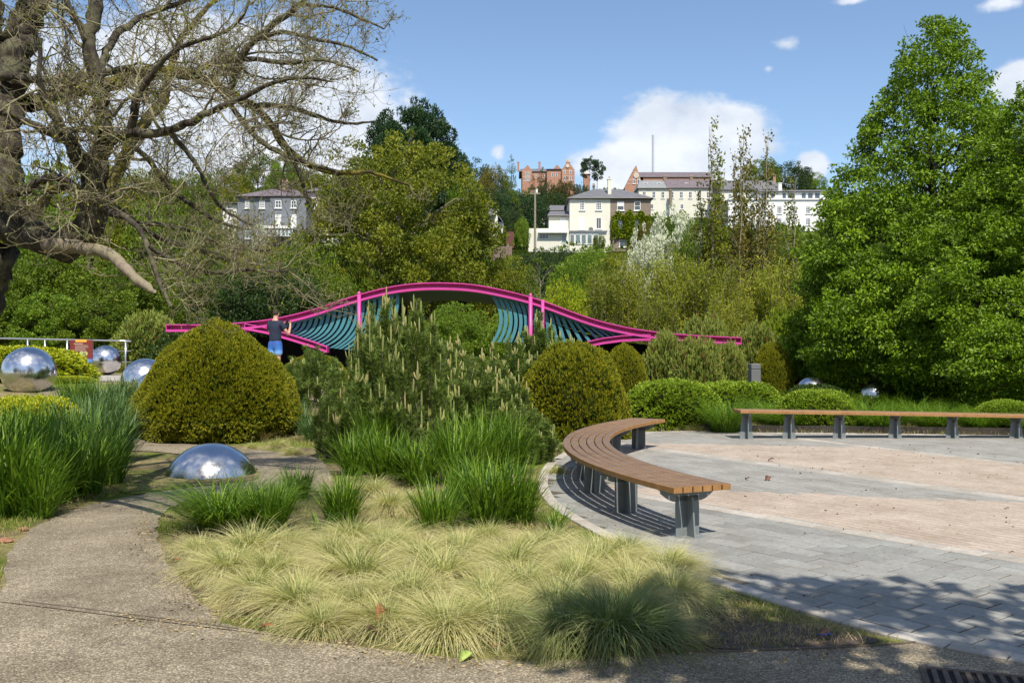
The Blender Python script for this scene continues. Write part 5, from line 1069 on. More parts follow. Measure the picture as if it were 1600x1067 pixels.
sp = [(1136, 172, 'tallest'), (1121, 208, 'second left of the tallest'), (1163, 184, 'third from the right'), (1176, 190, 'second from the right'), (1199, 190, 'outermost right leaning'), (1148, 222, 'short one right of the tallest'), (1104, 268, 'low one on the left'), (1188, 262, 'low one on the right'), (1156, 240, 'middle low'), (1246, 262, 'solitary one beside the hornbeam'), (1128, 250, 'low one under the tallest')]
for i, (px, top, lb) in enumerate(sp):
    Y = 40 + (i % 4) * .9; o = TT('sapling', 'sapling', lb + ' of the tall slender saplings with bronze leaves', px - 10 + (i % 3) * 4, top, Y, 22, 'brownish' if i % 3 else 'olive', i * 1.9, 'slender saplings', 'sapling'); o.rotation_euler = (0, .02 * (i % 3 - 1) + (.035 if px > 1190 else 0), i * .2)
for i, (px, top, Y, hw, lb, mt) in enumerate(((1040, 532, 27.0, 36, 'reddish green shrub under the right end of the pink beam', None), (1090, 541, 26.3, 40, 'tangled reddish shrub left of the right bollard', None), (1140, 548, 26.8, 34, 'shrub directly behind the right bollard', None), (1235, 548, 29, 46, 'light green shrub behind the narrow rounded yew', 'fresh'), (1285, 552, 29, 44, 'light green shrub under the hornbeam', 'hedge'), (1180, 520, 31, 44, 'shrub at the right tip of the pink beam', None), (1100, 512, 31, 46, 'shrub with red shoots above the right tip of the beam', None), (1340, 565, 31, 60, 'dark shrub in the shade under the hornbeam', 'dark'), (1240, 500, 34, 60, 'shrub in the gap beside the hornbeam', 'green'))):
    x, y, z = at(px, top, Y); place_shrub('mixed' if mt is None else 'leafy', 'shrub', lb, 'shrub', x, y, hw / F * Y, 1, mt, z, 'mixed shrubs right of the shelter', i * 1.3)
for i, (px, top, Y, hw, lb) in enumerate(((1120, 312, 43, 48, 'bronze leaved airy bush around the left sapling stems'), (1178, 304, 44, 48, 'bronze leaved airy bush around the right sapling stems'), (1232, 330, 42, 34, 'airy bush between the saplings and the hornbeam'))): TT('loose', 'broadleaf_tree', lb, px, top, Y, hw, 'brownish' if i < 2 else 'green', i, 'river bank trees')
TT('round2', 'broadleaf_tree', 'dark crown hiding the foot of the red brick building', 862, 284, 186, 26, 'dark', 3, 'trees on the hillside')
TT('hornbeam', 'hornbeam', 'tall conical bright green hornbeam at the right', 1462, 26, 26, 215, 'hornbeam', .3, 'hornbeams at the right'); place_tree(PR['hornbeam'], 'hornbeam', 'nearer hornbeam cut by the right edge of the photo', 'tree', 1630, 118, 22.5, 215, 'hornbeam', 2.4, 'hornbeams at the right')
TT('hornbeam', 'hornbeam', 'third hornbeam hidden behind the two others', 1680, 170, 31, 170, 'hornbeam', 4.1, 'hornbeams at the right')
# far scrub covering the slope between houses (one uncountable mass)
rg = np.random.default_rng(25); Cn = []; Rr = []
for _ in range(2600):
    Y = 44 + rg.random() ** 1.3 * 300; px = -500 + rg.random() * 2600; x = (px - CX) / F * Y; r = .8 + 2.2 * rg.random()
    if 104 < Y < 150 and (735 < px < 1030): r *= .45
    if 95 < Y < 130 and 365 < px < 520: r *= .5
    if 150 <= Y < 190 and 790 < px < 1110: r *= .6
    if 150 < Y < 225 and 990 < px < 1320: r *= .5
    if Y < 55: r *= .8
    Cn.append((x, Y, hh(x, Y) + r * .45)); Rr.append(r)
Cn = np.array(Cn); Rr = np.array(Rr); p = cloud(rg, Cn, Rr, 120000, .55, .42, flat=.75, shell=.75, up=.3, rbias=rg.random(len(Cn)))
tag(obj('hillside_scrub', npmesh('hillside_scrub', p[0], p[1], mats=[M_['green']], rnd=p[2])), 'green scrub covering the slope between the houses', kind='stuff')
# trees behind the camera: they shade the front path and show in the spheres
PR['shade'] = tree_proto('plane_tree', 51, 7.6, 2.1, ell, 60, 5200, .20, .16, .16, (.3, .75), base=.56, inner=.3, limbs=34, shell=.3)
o = empty('plane_tree', (3.45, .0, 0), 0, 'tree just behind the viewer whose crown shades the front of the path', 'tree'); obj('trunk', PR['shade']['trunk'], o); setmat(obj('crown', PR['shade']['crown'], o), M_['green'])
for i, (x, y, s) in enumerate(((-14, -20, 1.1), (-4, -24, 1.2), (9, -22, 1.0), (18, -16, 1.2), (-22, -8, 1.2))):
    o = empty('park_tree', (x, y, 0), i, ('leftmost', 'second', 'middle', 'rightmost', 'nearest left')[i] + ' park tree behind the viewer, mirrored in the steel spheres', 'tree', 'park trees'); o.scale = (s, s, s); obj('trunk', PR['round']['trunk'], o); setmat(obj('crown', PR['round']['crown'], o), M_['green'])

# ---------------------------------------------------------------- garden planting
def GT(px, py):
    Y = 4.0
    while Y < 60:
        x, y, z = at(px, py, Y)
        if z <= gh(x, y): return x, y
        Y += .05
    return G(px, py)
def dome(P, px, top, base, hw, label, mat=None, Y=None, cat='shrub', name='clipped_yew', group=None, rot=0):
    if Y is None: x, y = GT(px, base)
    else: x, y = at(px, 0, Y)[:2]
    zt = at(px, top, y)[2]; g = gh(x, y); return place_shrub(P, name, label, cat, x, y, hw / F * y, 1, mat, zt - g + .03, group, rot)
dome('yew', 340, 507, 676, 125, 'big golden yew clipped to a beehive at the left', group='clipped golden yews')
dome('yew2', 896, 543, 682, 90, 'golden yew dome behind the curved bench', rot=2, group='clipped golden yews')
dome('yew2', 492, 556, 0, 52, 'low golden yew between the beehive yew and the mountain pines', Y=21, rot=1, group='clipped golden yews')
dome('yew2', 975, 543, 0, 40, 'darker yew dome behind the left bollard', 'yew', Y=25.5, rot=3, group='clipped golden yews')
dome('yew2', 1206, 541, 0, 34, 'narrow rounded yew beside the right bollard', 'yew', Y=27, rot=4, group='clipped golden yews')
dome('hedge', 30, 545, 0, 105, 'golden hedge mound behind the left steel sphere', 'goldhedge', Y=22, name='golden_hedge', group='golden hedges'); dome('hedge', 45, 626, 0, 82, 'low golden hedge before the left steel sphere', 'goldhedge', Y=14.6, name='golden_hedge', rot=2, group='golden hedges'); dome('hedge', -80, 622, 0, 70, 'golden hedge cut by the left photo edge', 'goldhedge', Y=14.9, name='golden_hedge', rot=1, group='golden hedges')
dome('hedge', 108, 588, 0, 40, 'small golden hedge left of the far steel sphere', 'goldhedge', Y=21, name='golden_hedge', rot=3, group='golden hedges')
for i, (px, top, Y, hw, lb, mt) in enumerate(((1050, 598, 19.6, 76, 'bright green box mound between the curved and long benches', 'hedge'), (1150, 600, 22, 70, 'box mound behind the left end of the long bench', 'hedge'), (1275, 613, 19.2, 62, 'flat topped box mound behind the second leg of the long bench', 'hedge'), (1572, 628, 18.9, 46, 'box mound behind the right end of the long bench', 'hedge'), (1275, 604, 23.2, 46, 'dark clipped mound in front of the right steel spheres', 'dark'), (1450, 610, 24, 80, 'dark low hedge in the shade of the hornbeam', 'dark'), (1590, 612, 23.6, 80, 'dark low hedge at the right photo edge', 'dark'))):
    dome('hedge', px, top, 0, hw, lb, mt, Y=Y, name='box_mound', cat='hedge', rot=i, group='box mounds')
# mountain pines
for i, (P, px, base, s, sz, lb) in enumerate((('a', 612, 716, 1.0, 1.36, 'tallest mountain pine, its candles before the left pink post'), ('b', 652, 722, 1.0, 1.16, 'mountain pine in the middle of the central group'), ('a', 735, 718, 1.1, .88, 'mountain pine right of centre with dead needles'), ('c', 535, 714, .85, 1.1, 'small mountain pine at the left foot of the group'), ('b', 788, 708, 1.0, .66, 'mountain pine beside the golden yew dome'), ('c', 828, 722, .8, .75, 'smallest mountain pine at the right foot of the group'), ('b', 582, 703, .88, 1.16, 'mountain pine behind the small left one'), ('a', 690, 700, 1.1, .98, 'mountain pine at the back of the group'))):
    x, y = G(px, base); place_pine(P, lb, x, y, s, sz, i * 1.1)
for i, (P, px, Y, top, lb) in enumerate((('b', 845, 19.5, 482, 'mountain pine before the right pink post'), ('a', 795, 18.8, 526, 'mountain pine below the right louvres'), ('a', 890, 19.8, 528, 'mountain pine above the golden yew dome'), ('c', 745, 17.5, 545, 'mountain pine in the gap under the arch'), ('c', 490, 19.5, 570, 'little mountain pine above the low golden yew'), ('a', 700, 18.5, 530, 'mountain pine below the centre of the arch'))):
    x, y, z = at(px, top, Y); H = {'a': 1.75, 'b': 2.05, 'c': 1.15}[P]; place_pine(P, lb, x, y, 1.25, z / H, i * 1.7, 'distant mountain pines')
# strap leaved clumps
def gl(lst, name, group, cat, fmt):
    for i, (P, px, py, s, sz, lb) in enumerate(lst):
        x, y = GT(px, py); place_grass(P, name, lb, x, y, s, None, fmt, group, sz, cat)
cen = [('strap0', 556, 741, .95, .85, 'leftmost tall strap leaved clump at the foot of the pines'), ('strap1', 606, 753, 1.0, 1.0, 'strap leaved clump under the tallest pine'), ('strap2', 657, 762, 1.0, .92, 'strap leaved clump in the front middle before the pines'), ('strap0', 712, 757, .9, 1.2, 'strap leaved clump right of the front middle'), ('strap1', 752, 748, 1.05, 1.2, 'strap leaved clump under the right pine'), ('strap2', 795, 742, 1.0, 1.15, 'rightmost strap leaved clump at the foot of the pines'), ('strap2', 585, 728, 1.0, 1.3, 'strap leaved clump at the back left of the pines'), ('strap0', 770, 726, 1.0, 1.25, 'strap leaved clump behind the rightmost one'),
 ('fount', 355, 826, 1.12, .95, 'big drooping green clump hanging over the path bend'), ('strap1', 420, 832, .75, .66, 'upright clump merged with the big drooping one'), ('strap2', 465, 782, .6, .55, 'small green clump above the drooping one'), ('strap0', 532, 820, .72, .72, 'lone green clump left in the pale grasses'), ('strap1', 685, 838, .72, .72, 'green clump in the middle of the pale grasses'), ('strap2', 765, 822, .95, .98, 'large green clump right in the pale grasses'), ('strap0', 808, 818, .8, .85, 'green clump touching the large one on its right'), ('small', 868, 845, 1.15, 1.0, 'small green tuft beside the kerb'), ('small', 500, 838, 1.1, .8, 'small tuft at the foot of the lone green clump'), ('strap1', 730, 800, .75, .8, 'green clump behind the large right one'), ('strap0', 440, 800, .5, .45, 'green clump behind the drooping one')]
gl(cen, 'strap_leaf_clump', 'green strap leaved clumps of the front bed', 'grass clump', None)
lf = [(22, 806, 1.15), (78, 788, 1.0), (128, 776, 1.0), (166, 758, .95), (42, 768, 1.15), (100, 752, 1.1), (148, 738, 1.05), (-10, 770, 1.2), (182, 722, .95), (60, 734, 1.15), (118, 716, 1.1), (172, 694, 1.0), (10, 735, 1.1), (30, 706, 1.1), (140, 680, 1.0), (186, 668, .9), (90, 690, 1.0), (-30, 800, 1.2), (160, 652, .9), (118, 652, .95), (190, 640, .8), (60, 810, .7)]
names = ['front left corner', 'nearest path', 'beside the red stone', 'at the path fork', 'second row', 'second row middle', 'second row by the soil', 'cut by the edge', 'at the dirt patch', 'third row', 'third row middle', 'where the upper path begins', 'left under the golden hedge', 'under the golden hedge', 'right of the golden hedge', 'beyond the upper path bend', 'below the golden hedge end', 'in the very corner', 'under the far sphere', 'under the red panel', 'beside the pair of spheres', 'small one by the path']
for i, ((px, py, s), nm) in enumerate(zip(lf, names)):
    x, y = GT(px, py); place_grass(('strap0', 'strap1', 'strap2')[i % 3], 'strap_leaf_clump', 'tall green clump of the left bed, ' + nm, x, y, s * 1.1, None, 'strap_blue' if i in (8, 11, 14, 15, 18, 20, 10) else None, 'tall green clumps of the left bed', s * 1.15)
for i, (px, py, s, lb) in enumerate(((470, 678, .8, 'bluish clump right of the big golden yew'), (455, 665, .8, 'bluish clump behind the right foot of the big yew'), (490, 690, .7, 'bluish clump before the small left pine'), (250, 640, .9, 'bluish clump left of the big yew'), (215, 660, .8, 'bluish clump at the path beside the big yew'))):
    x, y = GT(px, py); place_grass('strap1', 'strap_leaf_clump', lb, x, y, s, None, 'strap_blue', 'bluish clumps near the big yew', s)
for i, (px, py, s, sz, lb) in enumerate(((1134, 676, 1.15, 1.35, 'arching green clump left of the long bench'), (1230, 672, 1.2, 1.1, 'arching clump behind the first bench legs'), (1200, 664, 1.1, 1.1, 'arching clump rising over the bench end'), (1375, 674, 1.3, 1.15, 'arching clump behind the third and fourth leg'), (1345, 668, 1.2, 1.15, 'arching clump right of the flat box mound'), (1462, 674, 1.25, 1.05, 'arching clump behind the fifth leg'), (1430, 664, 1.2, 1.1, 'arching clump in the hornbeam shade'), (1530, 675, 1.1, .95, 'arching clump left of the right box mound'), (1545, 668, 1.1, 1, 'arching clump touching the right box mound'), (1610, 678, 1.1, 1, 'arching clump at the right photo edge'), (1500, 662, 1.2, 1.1, 'arching clump in the back row by the hornbeam'), (1250, 650, 1.2, 1.2, 'arching clump in the back row left of the flat mound'), (1175, 648, 1.2, 1.2, 'arching clump in the back row above the bench end'), (1320, 648, 1.2, 1.2, 'arching clump in front of the two right spheres'), (1395, 650, 1.2, 1.2, 'arching clump right of the spheres'), (1690, 676, 1.1, 1, 'arching clump beyond the right photo edge'))):
    x, y = G(px, py); place_grass('fount', 'arching_grass_clump', lb, x, y, s, None, None, 'arching clumps behind the long bench', sz)
for i, (px, py, lb) in enumerate(((345, 690, 'straw coloured sedge in front of the big yew'), (410, 690, 'second sedge at the right foot of the big yew'), (316, 684, 'sedge at the left foot of the big yew'))):
    x, y = G(px, py); place_grass('sedge', 'bronze_sedge', lb, x, y, .9, None, None, 'bronze sedges', .8)
# pale feather grasses
st = [(358, 900, .92), (392, 876, .95), (312, 868, .7), (445, 868, .8), (470, 952, .95), (505, 985, .7), (560, 915, .95), (600, 868, .9), (550, 850, .8), (650, 842, .7), (690, 912, .95), (640, 945, .9), (700, 992, .95), (600, 985, .7), (760, 945, .9), (720, 870, .8), (800, 892, 1.0), (860, 858, .75), (935, 892, 1.0), (900, 925, .9), (870, 962, .95), (1040, 896, .85), (985, 925, .9), (1050, 945, .8), (1052, 925, .6), (780, 988, .85), (425, 905, .85), (520, 880, .8), (820, 925, .85), (980, 870, .7), (400, 930, .7), (610, 800, .8), (585, 776, .75), (645, 790, .65), (545, 772, .6), (870, 740, .45), (855, 712, .5), (655, 885, .8), (760, 848, .7), (990, 955, .75), (560, 960, .8), (838, 868, .7)]
where = ['beside the path bend', 'behind the one at the path bend', 'highest on the left edge', 'under the drooping green clump', 'left front', 'small front left', 'left of centre', 'below the lone green clump', 'small below the lone green clump', 'small left of the middle green clump', 'centre', 'centre front', 'front edge near the red leaf', 'small one near the red leaf', 'centre right front', 'under the middle green clump', 'broad right of centre', 'under the large green clump', 'broad near the kerb', 'right front behind the dark one', 'left shoulder of the dark one', 'next to the bench foot', 'between kerb and dark one', 'right below the bench foot', 'rightmost by the mossy corner', 'small before the dark one', 'second row left', 'second row below the lone clump', 'third row right', 'small beside the small tuft', 'low left rim', 'upper back under the pines', 'upper back left', 'upper back right', 'uppermost left', 'tiny by the kerb curve', 'tiny behind the bench', 'third row centre', 'beneath the large green clump left', 'right shoulder of the dark one', 'front row left', 'second row right']
rgp = random.Random(8)
for i, ((px, py, s), w_) in enumerate(zip(st, where)):
    x, y = G(px, py); place_grass('stipa%d' % (i % 4), 'feather_grass_clump', 'pale feather grass mound, ' + w_, x, y, s * .98, None, None, 'pale feather grass mounds', s * rgp.uniform(.72, .98))
for px, py, s, lb in ((955, 1003, 1.1, 'largest darkest feather grass mound at the front of the bed'), (1012, 996, .76, 'greenish feather grass merged with the right side of the darkest mound'), (880, 1003, .88, 'greenish feather grass merged with the left side of the darkest mound')):
    x, y = G(px, py); place_grass('stipa1', 'feather_grass_clump', lb, x, y, s, None, 'stipa_green', 'green feather grass mounds', s * .92)
for i, (px, py, s) in enumerate(((1058, 672, .55), (1090, 674, .5), (1030, 671, .5), (430, 700, .5), (395, 702, .35), (235, 690, .4), (455, 712, .45), (1180, 672, .4), (1320, 672, .4))):
    x, y = G(px, py); place_grass('stipa%d' % (i % 4), 'feather_grass_clump', 'small pale grass tuft, ' + ['left of the box mound base', 'under the box mound', 'by the far foot of the curved bench', 'at the right foot of the big yew', 'before the big yew', 'left of the big yew', 'near the small left pine', 'behind the first leg of the long bench', 'behind the third leg of the long bench'][i], x, y, s, None, None, 'small pale grass tufts', s)
# short turf, straw and litter (uncountable)
def scatter(poly, n, rg):
    P = np.array(poly); lo, hi = P.min(0), P.max(0); out = []
    c = 0
    while c < n: q = lo + rg.random((n * 2, 2)) * (hi - lo); q = q[pip(q, poly)]; out.append(q); c += len(q)
    return np.concatenate(out)[:n]
rg = np.random.default_rng(99)
bedpoly = [p for p in smoothpoly(RP1, 2)][::-1] + [p for p in BOTTOM if -3.0 < p[0] < 2.2] + [p for p in KERB if p[1] > 5.0][:60]
bedpoly = gpx((480, 757), (330, 776), (262, 793), (245, 815), (249, 847), (264, 880), (287, 913), (320, 943), (350, 972)) + [p for p in BOTTOM if -2.3 < p[0] < 2.15] + [(x, y) for x, y in smoothpoly(gpx((1425, 1004), (1330, 982), (1230, 953), (1150, 927), (1070, 899), (975, 861), (893, 819), (850, 785)), 1)]
leftpoly = gpx((0, 862), (60, 816), (150, 784), (250, 766), (330, 753), (400, 744), (360, 750), (260, 752), (200, 745), (190, 710), (120, 705), (0, 740), (-80, 800), (-60, 930), (0, 932), (5, 900))
def turf(name, poly, n, mat, L, w, rg, dens, label, lean=(.2, 1.5)):
    q = scatter(poly, n, rg); k = dens(q); q = q[rg.random(len(q)) < k]; m = len(q); B = np.concatenate([q, np.array([[gh(a, b)] for a, b in q])], 1)
    V, Q, r = blades(rg, m, 0, L, w, (0, .6), lean, 2, B=B, lvar=.6); z = np.repeat(B[:, 2], 6); V[:, 2] = np.maximum(V[:, 2], z + .004)
    return tag(obj(name, npmesh(name, V, Q, mats=[M_[mat]], rnd=r)), label, kind='stuff')
def nz(q, s, o=0): return .5 + .5 * np.sin(q[:, 0] * s + o + 1.7 * np.sin(q[:, 1] * s * .8 + o)) * np.sin(q[:, 1] * s * 1.1 + 2 * o + 1.3 * np.sin(q[:, 0] * s * .6))
turf('turf', bedpoly, 42000, 'lawn', .05, .0045, rg, lambda q: np.clip(nz(q, 2.3, 1) * 1.3 - .1, .08, 1) * np.where((q[:, 0] > 1.5) & (q[:, 1] < 5.6), .22, 1), 'short grass and moss between the clumps of the front bed')
turf('straw', bedpoly, 9000, 'straw', .09, .003, rg, lambda q: np.clip(nz(q, 1.9, 4), .2, 1), 'dry straw lying in the front bed', (1.4, 1.6))
turf('turf', leftpoly, 30000, 'lawn', .06, .005, rg, lambda q: np.clip(nz(q, 2.0, 2) * 1.4 - .2, .1, 1), 'short grass along the left edge of the path')
bare = smoothpoly(gpx((1090, 1012), (1130, 985), (1190, 968), (1290, 985), (1400, 1002), (1300, 1011), (1180, 1016)), 2, True)
sheet('bare_soil', bare, .0052, simple('dark_bare_soil', (.075, .052, .038), .95, var=.55, scale=9, bs=.8, bscale=60, world_pos=True), label='bare dark soil in the corner of the front bed')
turf('straw', gpx((1090, 1010), (1130, 935), (1240, 962), (1410, 1003), (1300, 1010)), 2600, 'straw', .05, .003, rg, lambda q: np.clip(nz(q, 4, 4), .1, 1), 'straw and dead moss in the bare corner', (1.3, 1.6))
turf('straw', leftpoly, 6000, 'straw', .1, .0035, rg, lambda q: nz(q, 1.7, 3), 'dry straw at the left path edge', (1.4, 1.6))
rp = gpx((1010, 678), (1085, 676), (1160, 678), (1700, 684), (1700, 660), (1010, 664)); rp = [(a, b + .12) for a, b in rp]
turf('straw', rp, 7000, 'straw', .12, .005, rg, lambda q: np.ones(len(q)) * .8, 'dry litter on the bed behind the long bench', (1.2, 1.6)); turf('turf', rp, 6000, 'lawn', .1, .007, rg, lambda q: nz(q, 2, 1), 'weeds on the bed behind the long bench')
yp = gpx((170, 678), (480, 700), (520, 690), (500, 670), (170, 664)); turf('turf', yp, 8000, 'lawn', .08, .006, rg, lambda q: nz(q, 2, 1), 'rough grass at the foot of the big yew'); turf('straw', yp, 5000, 'straw', .12, .005, rg, lambda q: nz(q, 2, 2), 'dry grass at the foot of the big yew', (1.0, 1.6))
bp = gpx((500, 750), (850, 745), (860, 790), (890, 830), (820, 830), (520, 800)); turf('straw', bp, 9000, 'straw', .08, .004, rg, lambda q: nz(q, 2, 2) * .6 + .4, 'bark litter and straw under the green clumps', (1.4, 1.6))

# fallen leaves, stones
M_['dryleaf'] = simple('dry_red_leaf', (.30, .09, .035), .7, var=.35, scale=30); M_['dryleaf2'] = simple('dry_brown_leaf', (.13, .06, .035), .7, var=.3, scale=30); M_['greenleaf'] = simple('fallen_green_leaf', (.30, .38, .09), .6, var=.2, scale=30); M_['redstone'] = simple('red_sandstone', (.26, .12, .075), .9, var=.35, scale=18, bs=.6)
def fallen(px, py, L, W, mat, label, tilt=(.3, .2), rz=None, z=.012):
    n = 9; mb = MB(); secs = []
    for i in range(n):
        t = i / (n - 1); w = W / 2 * math.sin(math.pi * (t * .94 + .03)) ** .8; c = .18 * L * math.sin(t * math.pi) + .1 * L * t * t
        secs.append([(-w, L * (t - .5), c + w * .45), (0, L * (t - .5), c), (w, L * (t - .5), c + w * .4), (0, L * (t - .5), c - .0025)])
    mb.sweep(secs); me = mb.mesh('fallen_leaf', M_[mat], smooth=True); o = obj('fallen_leaf', me); x, y = G(px, py); o.location = (x, y, z); o.rotation_euler = (tilt[0], tilt[1], random.Random(px).random() * 6 if rz is None else rz)
    return tag(o, label, 'leaf', 'fallen leaves')
fallen(590, 984, .19, .085, 'dryleaf', 'large red brown fallen leaf standing up at the front edge of the bed', (1.0, .25), .55, .06); fallen(577, 1002, .12, .06, 'dryleaf2', 'brown leaf lying against the large red one', (.3, .2), 1.5, .05)
for px, py, L, W, m_, lb in ((365, 925, .10, .06, 'dryleaf', 'red brown leaf low on the left rim of the front bed'), (388, 962, .09, .06, 'dryleaf2', 'dark curled leaf left on the mossy rim'), (500, 988, .13, .05, 'dryleaf', 'long rusty leaf on the bed rim left of the big red leaf'), (415, 985, .10, .04, 'dryleaf', 'rusty leaf at the left front corner'), (468, 866, .11, .09, 'greenleaf', 'round light green leaf lying on the pale grasses at left'), (728, 897, .10, .08, 'greenleaf', 'pale green leaf on the grasses in the middle'), (728, 1031, .09, .07, 'greenleaf', 'light green leaf on the path in front of the bed'), (1290, 995, .06, .05, 'redstone', 'pinkish leaf at the bare corner'), (776, 1016, .09, .04, 'dryleaf', 'small rust leaf near the dark mound'), (275, 882, .06, .04, 'dryleaf', 'little red leaf at the path bend'), (1200, 752, .13, .07, 'dryleaf2', 'dry leaf lying alone on the grey setts'), (1168, 751, .07, .05, 'dryleaf2', 'small dry leaf left of the other on the setts'), (1205, 722, .12, .05, 'dryleaf2', 'curled leaf on the pink setts')):
    fallen(px, py, L, W, m_, lb, z=.03 if py < 900 and px < 800 else .022 if px > 1100 else .012)
def litter(name, polys, n, L, mat, label, seed, z=.014):
    rg = np.random.default_rng(seed); q = np.concatenate([scatter(p, n // len(polys), rg) for p in polys]); q = q[rg.random(len(q)) < np.clip(nz(q, 3.1, seed) ** 2 * 1.3, .05, 1)]; m = len(q)
    C = np.concatenate([q, np.full((m, 1), z) + rg.random((m, 1)) * .006], 1); D = unit(rg, m); D[:, 2] *= .15; s = .4 + rg.random(m); V, Q = leaves(rg, C, D, L * s, L * .45 * s, .05); V[:, 2] = np.maximum(V[:, 2], z - .004)
    return tag(obj(name, npmesh(name, V, Q, mats=[M_[mat]], rnd=np.repeat(rg.random(m), 4))), label, kind='stuff')
def band(pts, w): return [tuple(p) for p in pts] + [(p[0] + w[0], p[1] + w[1]) for p in pts[::-1]]
bt = [p for p in BOTTOM if -2.4 < p[0] < 2.1]; rt = gpx((262, 792), (243, 815), (247, 845), (262, 880), (285, 915), (318, 945), (345, 978))
litter('leaf_litter', [band(bt, (0, -.22)), band(rt, (-.16, -.02))], 1500, .022, 'straw', 'crumbs of straw and bark along the path edge', 5)
M_['crumb'] = leafmat('dark_debris', g3((.03, .02, .012), (.09, .05, .03), (.18, .10, .05)), .1)
litter('leaf_litter', [band(bt, (0, -.30)), band(rt, (-.25, -.02)), band([p for p in KERB if 5 < p[1] < 12.5], (.35, .05))], 1500, .018, 'crumb', 'dark crumbs of leaf and twig on the paving edges', 6, .018)
litter('leaf_litter', [gpx((1100, 830), (1600, 900), (1600, 700), (1100, 690))], 500, .03, 'crumb', 'scattered bits of twig and leaf on the open setts', 7, .018)
def rock(px, py, s, label, seed, mat='redstone'):
    bm = bmesh.new(); bmesh.ops.create_icosphere(bm, subdivisions=2, radius=s); rr = random.Random(seed)
    for v in bm.verts: k = .8 + .4 * rr.random(); v.co = Vector((v.co.x * 1.25 * k, v.co.y * k, v.co.z * .6 * k))
    me = bpy.data.meshes.new('stone'); bm.to_mesh(me); bm.free(); me.materials.append(M_[mat]); o = obj('stone', me); x, y = GT(px, py); o.location = (x, y, gh(x, y) + s * .25); o.rotation_euler = (0, 0, seed); return tag(o, label, 'stone', 'stray red stones')
for i, (px, py, s, lb) in enumerate(((136, 776, .075, 'biggest red stone, at the foot of the left green clumps'), (37, 830, .04, 'small red stone at the left path edge'), (8, 848, .05, 'red stone at the left photo border'), (455, 878, .03, 'little red stone in the pale grasses'), (655, 797, .035, 'pale stone between two green clumps'))): rock(px, py, s, lb, i + 1)
x, y = G(1288, 996); mb = MB((x, y, .02)); mb.box((x, y, .02), (.05, .02, .004), rz=.4); mb.box((x + .03, y + .005, .022), (.02, .015, .004), rz=-.3); tag(mb.build('wrapper', simple('blue_foil', (.08, .08, .5), .3)), 'scrap of blue wrapper on the bare corner of the bed', 'litter')

